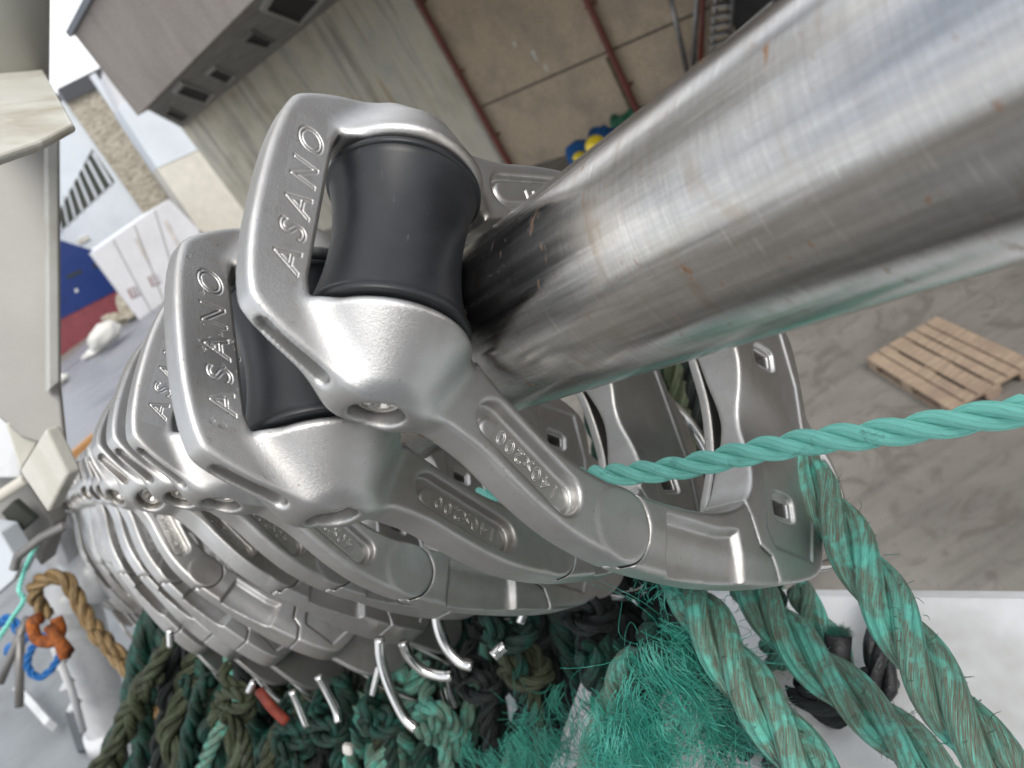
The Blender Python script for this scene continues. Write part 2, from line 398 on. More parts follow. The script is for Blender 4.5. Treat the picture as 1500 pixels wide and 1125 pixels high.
HALF_IN = [(10, -31), (26, -31), (34, -35), (41, -45), (50, -60), (59, -77), (66, -96), (70, -118), (71, -150), (70, -180), (66, -204), (58, -222), (44, -234), (24, -239), (8, -240)]
OUT = spline2(mirror(HALF_OUT)); INN = spline2(mirror(HALF_IN))
WIN = [(-38, 36), (38, 36), (38, -37), (-38, -37)]
JOINT = [(52, -200), (52, -224), (63, -231), (78, -237), (82, -247), (96, -254), (125, -262), (125, -129), (104, -129), (52, -129)]
def caps2(a, b, r, X, Z):
    a = np.array(a, float); e = np.array(b, float)-a; wx = X-a[0]; wz = Z-a[1]
    t = np.clip((wx*e[0]+wz*e[1])/(e@e), 0, 1); return np.hypot(wx-e[0]*t, wz-e[1]*t)-r
def smoothstep(a, b, x): t = np.clip((x-a)/(b-a), 0, 1); return t*t*(3-2*t)
def ring_fields():
    xs, ys, zs = grid(-112, 112, -44, 32, -316, 70)
    X, Z = np.meshgrid(xs, zs, indexing='ij')
    d_out = sd_poly(OUT, X, Z); d_in = sd_poly(INN, X, Z); d_win = sd_poly(WIN, X, Z)-2.5
    ringd = np.maximum(smax(d_out, -d_in, 4), -d_win)
    gate_r = sd_poly(JOINT, X, Z)
    hingel = np.hypot(X-88, Z+128)-17.5; hinger = hingel
    # arm end disc rides on the front half only
    aX = np.abs(X)
    Y = ys[None, :, None]; x3 = X[:, None, :]; z3 = Z[:, None, :]; ax3 = aX[:, None, :]
    # front / back depth profile
    low = smoothstep(-150, -235, Z)
    yf = 0+2.5*low
    yb = -18-9*low+5.5*smoothstep(8, 40, Z)
    waist = np.exp(-(X/26)**2)*smoothstep(-215, -232, Z)
    inner_w = waist*np.clip(1-(-Z-238)/52, 0, 1)
    yf = yf-9*inner_w; yb = yb+8*waist
    # arm cross section: a gentle crest that dips to the disc
    yf = yf-1.6*smoothstep(84, 100, aX)*smoothstep(-112, -140, Z)*smoothstep(-330, -200, Z)
    yc = (yf+yb)/2; hh = (yf-yb)/2
    slab = (np.abs(Y-yc[:, None, :])-hh[:, None, :]).astype(np.float32)
    full = smax(ringd[:, None, :], slab, 2.6)
    # roller bosses
    rad = np.sqrt((Y+9)**2+z3**2)
    cone = (rad-(34.5-np.clip(ax3-42, 0, 60)*.62))*.87
    endx = np.maximum(ax3-69.5, 38.2-ax3)
    boss = smax(cone, endx, 5)
    body = smin(full, boss, 9)
    # roller well clearance
    body = np.maximum(body, -smax(np.sqrt((Y+9)**2+z3**2)-36.5, ax3-38.3, 1.5))
    # bolt seats on the outer sides
    seat = np.maximum(np.sqrt((Y+9)**2+z3**2)-11.0, 62.5-ax3)
    body = smax(body, -seat, 1.6)
    # long slot in each chamfer side
    a = np.array([51.5, 53.]); b = np.array([66.5, 21.]); mid = (a+b)/2; dd = (b-a)/np.linalg.norm(b-a); nn = np.array([-dd[1], dd[0]])
    if nn[0] < 0: nn = -nn
    al = (ax3-mid[0])*dd[0]+(z3-mid[1])*dd[1]; ac = (ax3-mid[0])*nn[0]+(z3-mid[1])*nn[1]
    q = np.sqrt(np.clip(np.abs(al)-12.5, 0, 99)**2+(Y+6.6)**2)-4.0
    slot = np.maximum(q, -(ac+6.5+.12*al))
    body = smax(body, -slot, 1.4)
    # pockets with a raised floor
    pk = caps2((60.5, -50), (82.5, -91), 8.6, aX, Z); pf = caps2((62.5, -51.5), (83, -90), 5.8, aX-1.2, Z)
    depth = -6.5+2.2*smoothstep(1.5, -1.0, pf)
    cut = smax(pk[:, None, :], (depth[:, None, :]-Y)+0*x3, 1.5)
    body = smax(body, -cut, 2.0)
    # crease where the arm runs into its end disc
    cre = (Y-(-2.6*smoothstep(-104, -113, Z)*smoothstep(-240, -150, Z)*(1-low))[:, None, :])
    # latch holes
    hl = np.maximum(np.abs(aX-50)-4.2, np.abs(Z+268)-7.5); hl = np.where((aX > 45.8) & (aX < 54.2), hl, np.hypot(np.maximum(np.abs(aX-50)-3, 0), np.maximum(np.abs(Z+268)-6, 0))-1.6)
    body = smax(body, -(hl[:, None, :]+0*Y), 1.6)
    cb = smax((hl-3.4)[:, None, :]+0*Y, -(Y+1.5), 1.0); body = smax(body, -cb, 1.2)
    # raised lip beside the zigzag joint
    lip = sd_poly([(-30, -252), (30, -252), (66, -246), (76, -252), (78, -290), (40, -301), (-40, -301), (-80, -290), (-78, -250), (-66, -246)], X, Z)
    body = smax(body, -smax(lip[:, None, :]+0*Y, -(Y-1.0), 1.5), 1.5)
    # near-side gate cut away from the body, keeping the arm disc on the front half
    gz = gate_r[:, None, :]+0*Y
    disc = smax((hingel)[:, None, :]+0*Y, -(Y+7.5), 1.0)
    gcut = smax(gz, -disc, 1.0)
    bod = smax(body, -gcut, 1.2)
    bod_disc = smax(smax((hingel)[:, None, :]+0*Y, np.abs(Y+5.3)-5.0, 2.0), ringd[:, None, :]-1.0, 2)
    bod = smin(bod, bod_disc, 2.5)
    # gate
    g = smax(full, gz+1.1, 1.6)
    hcut = smax((hingel-1.3)[:, None, :]+0*Y, -(Y+11), .8); g = smax(g, -hcut, 1.0)
    rc = sd_poly([(77, -160), (118, -160), (118, -223), (74, -216), (77, -200)], X, Z)
    dep = 4.6*smoothstep(1.5, -3.0, rc)*smoothstep(-226, -212, Z)
    g = np.maximum(g, Y-(yf-dep)[:, None, :])
    # tongue of the gate under the arm disc
    xo = (xs[0], ys[0], zs[0])
    return bod.astype(np.float32), g.astype(np.float32), np.array(xo, float)
_b, _g, _o = ring_fields()
bodyV, bodyQ = surfnet(_b, _o, H)
gateV, gateQ = surfnet(_g, _o, H)
def keep_big(V, Q):
    return V, Q
del _b, _g
# --- engraved lettering as fine height-field patches let into the flat faces
def text_outline(s, shear=0., bold=0., sp=1.0):
    cu = bpy.data.curves.new('t', 'FONT'); cu.body = s; cu.shear = shear; cu.offset = bold; cu.resolution_u = 6; cu.space_character = sp
    o = bpy.data.objects.new('t', cu); C.objects.link(o)
    dg = bpy.context.evaluated_depsgraph_get(); me = o.evaluated_get(dg).to_mesh()
    co = np.array([v.co[:2] for v in me.vertices]); ec = {}
    for p in me.polygons:
        for k in p.edge_keys: ec[k] = ec.get(k, 0)+1
    E = np.array([(co[a], co[b]) for (a, b), c in ec.items() if c == 1])
    bpy.data.objects.remove(o); bpy.data.curves.remove(cu)
    lo = E.reshape(-1, 2).min(0); hi = E.reshape(-1, 2).max(0)
    return E, lo, hi
def text_height(E, X, Z, groove, gw, raised):
    d = np.full(X.shape, 1e9); ins = np.zeros(X.shape, bool)
    for a, b in E:
        e = b-a; L = e@e
        if L < 1e-12: continue
        wx = X-a[0]; wz = Z-a[1]; t = np.clip((wx*e[0]+wz*e[1])/L, 0, 1)
        d = np.minimum(d, (wx-e[0]*t)**2+(wz-e[1]*t)**2)
        if abs(e[1]) > 1e-9:
            c = ((a[1] > Z) != (b[1] > Z)); ins ^= c & (X < e[0]*(Z-a[1])/e[1]+a[0])
    d = np.sqrt(d); return -groove*np.exp(-(d/gw)**2)+np.where(ins, raised*np.clip(d/.6, 0, 1), 0)
def patch(sx, sz, step): 
    nx, nz_ = int(sx/step)+1, int(sz/step)+1
    X, Z = np.meshgrid(np.linspace(-sx/2, sx/2, nx), np.linspace(-sz/2, sz/2, nz_), indexing='ij')
    i, k = np.meshgrid(np.arange(nx-1), np.arange(nz_-1), indexing='ij')
    q = np.stack([i*nz_+k, (i+1)*nz_+k, (i+1)*nz_+k+1, i*nz_+k+1], -1).reshape(-1, 4)
    return X, Z, q
def make_patch(name, word, org, ux, uz, sx, sz, tw, th, step, surf, shear, bold, groove=.75, gw=.42, raised=.22, cutbody=True):
    """flat patch at org (x,z) in the ring's front plane; ux reading direction"""
    global bodyV, bodyQ
    E, lo, hi = text_outline(word, shear, bold, 1.5 if word == 'ASANO' else 1.3)
    E = (E-(lo+hi)/2)*np.array([tw, th])/(hi-lo)
    X, Z, q = patch(sx, sz, step); h = text_height(E, X, Z, groove, gw, raised)
    ux = np.array(ux, float); ux /= np.linalg.norm(ux); uz = np.array(uz, float); uz /= np.linalg.norm(uz)
    P = np.stack([org[0]+X*ux[0]+Z*uz[0], surf+.04+h, org[1]+X*ux[1]+Z*uz[1]], -1).reshape(-1, 3)
    # drop the body faces the patch replaces
    lx = (bodyV[:, 0]-org[0])*ux[0]+(bodyV[:, 2]-org[1])*ux[1]; lz = (bodyV[:, 0]-org[0])*uz[0]+(bodyV[:, 2]-org[1])*uz[1]
    rep = (np.abs(lx) < sx/2-.8) & (np.abs(lz) < sz/2-.8) & (np.abs(bodyV[:, 1]-surf) < 1.3)
    bodyQ = bodyQ[~rep[bodyQ].all(1)]
    e = Vector((ux[0], 0, ux[1])).cross(Vector((uz[0], 0, uz[1])))
    if e.y < 0: q = q[:, ::-1]
    return P, q
PT = [make_patch('lettering', 'ASANO', (0, 48.2), (-1, 0), (0, 1), 76, 15, 67, 10.4, .22, 0, .22, .0, .40, .30, .08),
      make_patch('lettering', '140x200', (73.2, -71.2), (-22, 41), (41, 22), 42, 9.6, 37, 6.6, .2, -4.3, 0, 0, .38, .26, .12),
      make_patch('lettering', 'RM', (-72.5, -73), (22, 41), (41, -22), 20, 10.6, 15, 7.4, .25, -4.3, 0, 0, .5, .34, .25)]
def mm_mesh(name, V, Q, mat, parent): return mesh_np(name, np.asarray(V)*.001, Q, mat, parent)
def lathe(prof, n=64, axis=0):
    prof = np.array(prof, float); N = len(prof); th = np.linspace(0, 2*math.pi, n, endpoint=False)
    V = np.array([(x, r*math.cos(t), r*math.sin(t)) for x, r in prof for t in th])
    i, k = np.meshgrid(np.arange(N-1), np.arange(n), indexing='ij')
    q = np.stack([i*n+k, i*n+(k+1) % n, (i+1)*n+(k+1) % n, (i+1)*n+k], -1).reshape(-1, 4)
    return V, q
def make_ring():
    t = empty('purse_ring')
    mm_mesh('ring_body', bodyV, bodyQ, CAST, t)
    for P, q in PT: mm_mesh('raised_lettering', P, q, CAST, t)
    g = mm_mesh('hinged_gate', gateV, gateQ, CAST, t)
    xs = np.linspace(-33, 33, 23); prof = [(-37, 6), (-37, 31), (-36.2, 33)] + [(-35.6, 33.6), (-33.4, 33.6), (-33.2, 32.6)] + [(x, 27.5+4.8*(abs(x)/33)**2.0) for x in xs] + [(33.2, 32.6), (33.4, 33.6), (35.6, 33.6), (36.2, 33), (37, 31), (37, 6)]
    V, q = lathe(prof, 96); V = V+np.array([0, -9, 0]); o = mm_mesh('roller', V, q[:, ::-1], NYLON, t)
    for s in (1, -1):
        prof = [(s*67.2, .01), (s*64, 2.2), (s*64.3, 4.4), (s*66.4, 5.2), (s*66.9, 6.4), (s*66.9, 8.2), (s*66.2, 9.2), (s*63.5, 9.4), (s*63, 9.5)]
        prof = [(s*63.2, .01), (s*63.2, 3.6), (s*65.6, 4.3), (s*66.6, 5.4), (s*66.6, 7.6), (s*66.0, 8.6), (s*63.0, 8.8), (s*60, 8.8)]
        V, q = lathe(prof, 40); V = V+np.array([0, -9, 0])
        mm_mesh('axle_bolt', V, q if s < 0 else q[:, ::-1], BOLT, t)
    lobe = spline2([(-58, -236), (-70, -262), (-74, -310), (-64, -356), (-30, -384), (30, -384), (64, -356), (74, -310), (74, -262), (58, -236), (20, -246), (-20, -246)])
    m_ = MB(); m_.prism([np.array([x, -29.5, z])*.001 for x, z in lobe], (0, -.007, 0)); m_.build('lobed_back_plate', CAST, t, False, .0022)
    m_ = MB(); pts = catmull([(-56, -28, -300), (-57, -40, -306), (-58, -46, -340), (-56, -48, -388), (-38, -52, -436), (0, -54, -456), (38, -52, -436), (56, -48, -388), (58, -46, -330), (57, -40, -306), (56, -28, -300)], 6)
    m_.tube([np.array(p)*.001 for p in pts], .0048, 16); m_.build('rope_bail', CHROME, t, True)
    for s in (1, -1):
        m_ = MB(); m_.tube([np.array([s*56, y, -300])*.001 for y in (-27.2, -27, -23.5, -23)], [.0075, .0085, .0085, .007], 6); m_.build('latch_nut', BOLT, t, False)
    return t
ring0 = make_ring()
def copy_tree(o):
    c = o.copy(); C.objects.link(c)
    for ch in o.children:
        d = ch.copy(); C.objects.link(d); d.parent = c
    return c
def rot(axis, ang): return np.array(Matrix.Rotation(ang, 3, Vector(axis)))
# each pose: lens-frame columns x, n, up, and origin in mm
POSES = [
 ([[-.0352,-.6507,-.7585],[.8975,.3133,-.3103],[-.4396,.6917,-.573]], (-42.6,-54.9,303.5)),
 ([[0.241,-0.698,-0.675],[0.893,0.431,-0.127],[-0.38,0.572,-0.727]], (-85.7, -11.3, 331.0)),
 ([[0.047,-0.673,-0.738],[0.859,0.405,-0.314],[-0.51,0.619,-0.597]], (-165.0, 5.7, 463.1)),
 ([[0.062,-0.689,-0.723],[0.767,0.496,-0.406],[-0.638,0.529,-0.559]], (-239.0, 24.5, 576.3)),
 ([[0.135,-0.686,-0.715],[0.535,0.658,-0.531],[-0.834,0.311,-0.456]], (-314.0, 54.2, 687.3)),
 ([[-0.281,-0.558,-0.781],[0.521,0.595,-0.612],[-0.806,0.578,-0.124]], (-411.9, 80.9, 867.4)),
 ([[-0.297,-0.688,-0.662],[0.335,0.575,-0.747],[-0.894,0.443,-0.059]], (-546.5, 121.6, 1083.5)),
 ([[-0.325,-0.719,-0.615],[0.285,0.546,-0.788],[-0.902,0.431,-0.028]], (-621.9, 141.9, 1195.8)),
 ([[-0.269,-0.818,-0.509],[0.398,0.387,-0.832],[-0.877,0.426,-0.221]], (-774.6, 178.1, 1436.7)),
 ([[-0.285,-0.824,-0.49],[0.398,0.364,-0.842],[-0.872,0.435,-0.224]], (-844.0, 201.1, 1539.0)),
 ([[-0.304,-0.832,-0.464],[0.395,0.333,-0.856],[-0.867,0.443,-0.227]], (-933.5, 229.5, 1671.9)),
 ([[-0.332,-0.838,-0.433],[0.363,0.311,-0.879],[-0.871,0.449,-0.201]], (-1063.3, 274.6, 1869.7)),
]
def blend(a, b, t, T=None):
    R = np.array(a[0])*(1-t)+np.array(b[0])*t; return (R.tolist(), tuple(np.array(a[1])*(1-t)+np.array(b[1])*t) if T is None else T)
POSES = POSES[:5]+[POSES[5], blend(POSES[5], POSES[6], .5), POSES[6], POSES[7]]+[blend(POSES[7], POSES[8], .35), blend(POSES[7], POSES[8], .7)]+[q for k in (8, 9, 10) for q in (POSES[k], blend(POSES[k], POSES[k+1], .5))]+[POSES[11], blend(POSES[10], POSES[11], 1.6)]
def ortho(R):
    R = np.array(R); x = R[:, 0]; u = R[:, 2]-x*(R[:, 2]@x); u /= np.linalg.norm(u); x = x/np.linalg.norm(x)
    return np.c_[x, np.cross(u, x), u]            # x, y towards viewer, up (right-handed)
RING_T = []
def pose_ring(o, R, T):
    k = len(RING_T); jit = 0 if k < 2 else .035
    m4 = np.eye(4); m4[:3, :3] = M3 @ ortho(R) @ rot((0, 0, 1), jit*math.sin(k*2.3)) @ rot((1, 0, 0), jit*math.sin(k*3.7+1)) @ rot((0, 1, 0), jit*.8*math.sin(k*5.1)); m4[:3, 3] = cw(np.array(T)*.001); o.matrix_world = Matrix(m4.tolist()); RING_T.append(m4)
GR = 'cast steel rings in a row along the bar'
LAB = ['frontmost cast steel ring, its lettered head, black roller and arm pressed against the bar',
 'second cast steel ring, lettered head with water drops, just behind the frontmost ring']
ORD = 'first second third fourth fifth sixth seventh eighth ninth tenth eleventh twelfth thirteenth fourteenth fifteenth sixteenth seventeenth eighteenth nineteenth twentieth twenty-first twenty-second twenty-third twenty-fourth twenty-fifth twenty-sixth twenty-seventh twenty-eighth'.split()
for i, (R, T) in enumerate(POSES):
    o = ring0 if i == 0 else copy_tree(ring0)
    pose_ring(o, R, T)
    tag(o, LAB[i] if i < 2 else ORD[i]+' cast steel ring counting back from the frontmost ring in the row', 'ring', GR)

m = Mat('water'); m.b.inputs['Transmission Weight'].default_value = 1; m.b.inputs['IOR'].default_value = 1.33; WATER = m.set((1, 1, 1), .02)
dv = []; df = []; b0 = 0; rw = np.random.RandomState(4)
for _ in range(34):
    x, z = rw.uniform(-42, 40), rw.uniform(39, 57); r_ = rw.uniform(.5, 1.7)
    for i in range(7):
        for k in range(14):
            a_ = math.pi/2*i/6; t_ = 2*math.pi*k/14; q_ = r_*(1+.25*math.sin(2*t_+z)); dv.append(((x+q_*math.cos(a_)*math.cos(t_))*.001, (.02+.55*r_*math.sin(a_))*.001, (z+q_*math.cos(a_)*math.sin(t_))*.001))
            if i < 6: df.append((b0+i*14+k, b0+i*14+(k+1) % 14, b0+(i+1)*14+(k+1) % 14, b0+(i+1)*14+k))
    b0 += 98
r2 = [o for o in C.objects if o.get('label') == LAB[1]][0]
wd = mesh_np('water_drops', dv, np.array(df)[:, ::-1], WATER, r2)

# ---------------------------------------------------------------- the bar
Dl = np.array([-0.46895564, 0.17099347, 0.86651131]); bl = np.array([0.75510963, -0.43127647, 0.49377126])
RB = .042; ax0 = bl*RB*4.547
m_ = MB()
N = 200; L0, L1 = -.9, .42
prof = []
V = []; Fq = []
Zb = Vector(M3 @ Dl); q = Zb.to_track_quat('Z', 'Y').to_matrix()
n = 128; th = np.linspace(0, 2*math.pi, n, endpoint=False)
tb = Matrix.Translation(Vector(cw(ax0))) @ q.to_4x4(); tbi = np.array(tb.inverted())
bp = [np.array([0, 0, z]) for z in np.linspace(L0, .33, 50)]
cp = [bp[-2], bp[-1]]
for m4 in RING_T[2::2]:
    c_ = m4 @ np.array([0, -.009, -.070, 1]); cp.append((tbi @ c_)[:3])
cv = catmull(cp, 8)[8:]; bp = bp[:-1]+[p for p in cv]
mb_ = MB(); mb_.tube(bp, RB, n, True); bar = mb_.build('steel_bar', BAR, None, True)
bar.matrix_world = tb
tag(bar, 'thick bare stainless steel bar with small rust spots running through the rings', 'bar')

# ---------------------------------------------------------------- setting: quay, deck, bulwark
m = Mat('quay_concrete'); v = m.coord()
c = m.ramp(m.noise(v, .9, 6, .62, .5), [(.3, (.15, .138, .122)), (.55, (.21, .195, .172)), (.75, (.26, .243, .22))])
st = m.noise(m.coord(scale=(.35, 3, 1), rot=(0, 0, .35)), 1.3, 5, .65)
c = m.mix(m.rng(st, .48, .66, 0, .5), c, (.10, .09, .08))
c = m.mix(m.rng(m.noise(v, 14, 4, .7), .58, .72, 0, .5), c, (.08, .075, .07))
c = m.mix(m.rng(m.noise(v, 2.6, 6, .7, 1.), .52, .6, 0, .45), c, (.085, .072, .06))
c = m.mix(m.rng(m.noise(v, 60, 3, .7), .66, .7, 0, .8), c, (.32, .30, .27))
QUAY = m.set(c, m.rng(st, .4, .7, .55, .85), 0, m.bump(m.noise(v, 30, 4), .3, .01))
m = Mat('wet_quay'); v = m.coord(scale=(.25, 1.6, 1), rot=(0, 0, -.65))
n1 = m.noise(v, 1.4, 5, .6, .4)
c = m.ramp(n1, [(.35, (.13, .135, .15)), (.5, (.21, .215, .235)), (.7, (.27, .275, .30))])
WETQ = m.set(c, m.rng(n1, .35, .65, .28, .6), 0)
g = MB(); g.add([(-60, -30, 0), (2000, -30, 0), (2000, 2000, 0), (-60, 2000, 0)], [(0, 1, 2, 3)])
tag(g.build('quay', QUAY), kind='structure')
P = [onz(*p, .004)+np.array([0, 0, 0]) for p in [(60, 560), (150, 480), (260, 440), (420, 560), (200, 800), (40, 900)]]
g = MB(); g.add(P, [(0, 1, 2, 3, 4, 5)]); tag(g.build('wet_paving', WETQ), kind='structure')

DECKZ = CAMZ-1.55
WHITE = plain('white_marine_paint', (.62, .63, .64), .28, 0, 9, .05, .1, .002, (.42, .42, .40))
CREAM = plain('cream_paint', (.60, .585, .52), .4, 0, 14, .1, .2, .004, (.40, .36, .27))
GREYP = plain('grey_paint', (.30, .29, .27), .45, 0, 5, .12, .15, .003)
DECKG = plain('deck_grey', (.20, .215, .225), .5, 0, 4, .2, .3, .004, (.12, .12, .12))
DARKP = plain('dark_hatch', (.022, .03, .038), .4, 0, 8, .2)
g = MB(); a, b_, c_, d = [onz(*p, DECKZ) for p in [(-500, 830), (330, 830), (900, 1250), (-500, 1250)]]
P = [onz(-400, 800, DECKZ), onz(-400, 1400, DECKZ), onz(1100, 1400, DECKZ), onz(700, 900, DECKZ), onz(215, 850, DECKZ)]
g.prism(P, (0, 0, -.02)); tag(g.build('ship_deck', DECKG), kind='structure')
# bulwark rail, a broad white box section with a rounded inboard edge
BZ = CAMZ-.60
pA, pB = onz(1100, 851, BZ), onz(1520, 851, BZ); u = (pB-pA)/np.linalg.norm(pB-pA); w = np.cross([0, 0, 1.], u)
if np.dot(w, onz(1300, 1100, BZ)-pA) < 0: w = -w
g = MB(); o0 = pA-u*.16; ln = 2.3
prof = [(0, -.5), (0, -.02), (.004, -.007), (.018, 0), (.30, 0), (.335, -.01), (.352, -.04), (.355, -.5)]
V = [o0+u*s+w*a_+np.array([0, 0, z]) for s in (0, ln) for a_, z in prof]; n = len(prof)
g.add(V, [(i, i+1, n+i+1, n+i) for i in range(n-1)]+[tuple(range(n))[::-1], tuple(range(n, 2*n))])
tag(g.build('bulwark_rail', WHITE, None, False, .004), 'broad glossy white bulwark rail beneath the thick green ropes', 'rail')

# ---------------------------------------------------------------- concrete wall of the quayside building
hd = M3 @ np.array([-906., -24.5, 1085.]); hd[2] = 0; hd /= np.linalg.norm(hd)
wnm = np.cross(hd, [0, 0, 1.]); w0 = onz(965, 185, 0)
if np.dot(wnm, CAM-w0) < 0: wnm = -wnm                 # towards the camera
def wp(px, py, off=0.): return onplane(px, py, w0+wnm*off, wnm)
m = Mat('stained_concrete'); v = m.coord()
stv = m.coord(scale=(1.1, 1.1, .13))
n1 = m.noise(stv, 1.1, 6, .65, .3); n2 = m.noise(v, .5, 5, .6)
c = m.ramp(n2, [(.32, (.36, .33, .26)), (.5, (.50, .46, .37)), (.7, (.38, .38, .34))])
c = m.mix(m.rng(n1, .5, .63, 0, .7), c, (.18, .17, .165))
c = m.mix(m.rng(m.noise(m.coord(scale=(2.2, 2.2, .16)), 1, 5, .6), .58, .68, 0, .6), c, (.30, .20, .08))
CONC = m.set(c, .85, 0, m.bump(m.noise(v, 12, 5), .4, .03))
m = Mat('pebbled_panel'); v = m.coord()
c = m.ramp(m.noise(v, 22, 4, .8), [(.35, (.32, .25, .17)), (.65, (.54, .43, .31))])
c = m.mix(m.rng(m.noise(v, .8, 5, .65), .45, .7, 0, .6), c, (.22, .19, .165))
PEBB = m.set(c, .9, 0, m.bump(m.noise(v, 40, 3), .5, .03))
m = Mat('brown_render'); v = m.coord()
c = m.ramp(m.noise(v, 26, 5, .8), [(.35, (.21, .18, .16)), (.65, (.36, .32, .29))])
c = m.mix(m.rng(m.noise(m.coord(scale=(.6, .6, .2)), 1.5, 4), .45, .65, 0, .4), c, (.13, .11, .10))
RENDER = m.set(c, .9, 0, m.bump(m.noise(v, 60, 3), .5, .02))
SOFF = plain('soffit_concrete', (.26, .26, .245), .8, 0, 2.5, .35)
BLACKH = plain('dark_opening', (.008, .008, .009), .9)
TRIM = plain('pale_frame', (.42, .42, .40), .6, 0, 4, .2)
REDP = plain('red_pipe_paint', (.16, .035, .025), .5, 0, 3, .3)
wall = empty('quayside_building', w0)
tag(wall, 'big stained concrete quayside building with rust streaks and red downpipes behind the rings', 'building')
wall_inv = Matrix.Translation(-Vector(w0))
def wb(mb, name, mat, parent=None, bevel=0):
    o = mb.build(name, mat, parent or wall, False, bevel); o.matrix_parent_inverse = Matrix() ; o.location = (-Vector(w0)) if (parent is None or parent == wall) else (0, 0, 0); return o
def coords(p): d = p-w0; return np.dot(d, hd), d[2]
sL = coords(wp(334, 299))[0]; sT = coords(wp(300, 160))
topz = (wp(267, 188)[2]+wp(494, 0)[2])/2
def wpt(s, z, off=0.): return w0+hd*s+np.array([0, 0, z])+wnm*off
sC = coords(wp(598, 0))[0]; sC2 = coords(wp(645, 40))[0]
sl = coords(wp(267, 188))[0]
s_p1 = coords(wp(675, 100))[0]; s_p2 = coords(wp(905, 85))[0]
g = MB(); g.box(wpt(-40, -.1), hd*(s_p1+.35+40), np.array([0, 0, topz+.1]), -wnm*.5); wb(g, 'pebbled_wall', PEBB)
g = MB(); g.box(wpt(s_p1+.35, -.1, .03), hd*(sl-s_p1-.35), np.array([0, 0, topz+.1]), -wnm*.53); wb(g, 'wall', CONC)
zj = wp(800, 115)[2]
g = MB(); g.box(wpt(-40, zj-.03, .0), hd*(s_p1+40), np.array([0, 0, .06]), wnm*.012); wb(g, 'panel_joint', plain('joint', (.09, .08, .065), .9))
for s_, nm in ((s_p1, 0), (s_p2, 1)):
    g = MB(); g.tube([wpt(s_, 0.1, .16), wpt(s_, topz, .16)], .085, 14)
    for zz in (1.2, 3.2, 5.2, 7.2):
        g.box(wpt(s_-.13, zz, 0), hd*.26, np.array([0, 0, .05]), wnm*.2)
    wb(g, 'red_downpipe', REDP)
g = MB(); g.box(wpt(s_p2+.12, 0, .004), hd*.2, np.array([0, 0, 2.0]), wnm*.02); wb(g, 'moss_strip', plain('moss', (.10, .10, .055), .95, 0, 6, .6, .6, .05))
for px, py, hw, hh in ((783, 82, .06, .2), (800, 100, .05, .14), (754, 65, .04, .1)):
    s_, z_ = coords(wp(px, py)); g = MB(); V = []
    pts = [(s_+hw*math.cos(t)*(1+.4*math.sin(3*t)), z_+hh*math.sin(t)*(1+.3*math.cos(2*t))) for t in np.linspace(0, 6.283, 12, endpoint=False)]
    g.prism([wpt(a_, z, .004) for a_, z in pts], wnm*.006); wb(g, 'white_splash', plain('bird_white', (.55, .53, .48), .8))
# overhanging storey
zf = topz; 
P1 = onz(204, 167, topz); P2 = onz(366, 0, topz); offb = (np.dot(P1-w0, wnm)+np.dot(P2-w0, wnm))/2; s1 = coords(P1)[0]
g = MB(); g.prism([wpt(-40, topz, -.5), wpt(sl, topz, -.5), wpt(sl, topz, 0), wpt(s1, topz, offb-.3), wpt(-40, topz, offb-.3)], (0, 0, .25)); wb(g, 'soffit', SOFF)
zt = onplane(112, 30, w0+wnm*offb, wnm)[2]
g = MB(); g.box(wpt(-40, topz-.02, offb-.3), hd*(s1+40), wnm*.3, np.array([0, 0, zt-topz])); wb(g, 'upper_storey_front', RENDER)
g = MB(); g.prism([wpt(sl-.2, topz+.25, -.2), wpt(sl, topz+.25, 0), wpt(s1, topz+.25, offb-.31), wpt(s1-.3, topz+.25, offb-.31)], (0, 0, zt-topz-.6)); wb(g, 'end_wall', RENDER)
g = MB(); g.box(wpt(-40, zt-.1, offb-.4), hd*(s1+40.1), wnm*.5, np.array([0, 0, .14])); wb(g, 'roof_edge', plain('roof_edge_metal', (.10, .11, .13), .5))
g = MB(); g.box(wpt(-40, zt-.3, -8), hd*(s1+40), wnm*(8+offb-.35), np.array([0, 0, .25])); wb(g, 'roof', SOFF)
for poly in ([(388, 12), (402, -12), (470, -3), (438, 32)], [(357, 58), (369, 46), (399, 60), (390, 68)], [(303, 108), (315, 98), (341, 111), (331, 121)], [(257, 134), (268, 122), (309, 137), (300, 150)], [(240, 165), (248, 159), (274, 170), (266, 177)]):
    P = [onz(*p, topz) for p in poly]; c_ = sum(P)/4; down_ = np.array([0, 0, -1.])
    f = MB()
    for i in range(4):
        a_, b_ = P[i], P[(i+1) % 4]; a2 = c_+(a_-c_)*1.18; b2 = c_+(b_-c_)*1.18
        f.prism([a_+down_*.004, b_+down_*.004, b2+down_*.004, a2+down_*.004], down_*.05)
    fr = wb(f, 'window_frame', SOFF if poly[0][0] in (240, 357) else TRIM)
    h = MB(); h.prism([p+down_*.003 for p in P], down_*.006); o = h.build('window_pane', BLACKH, fr)
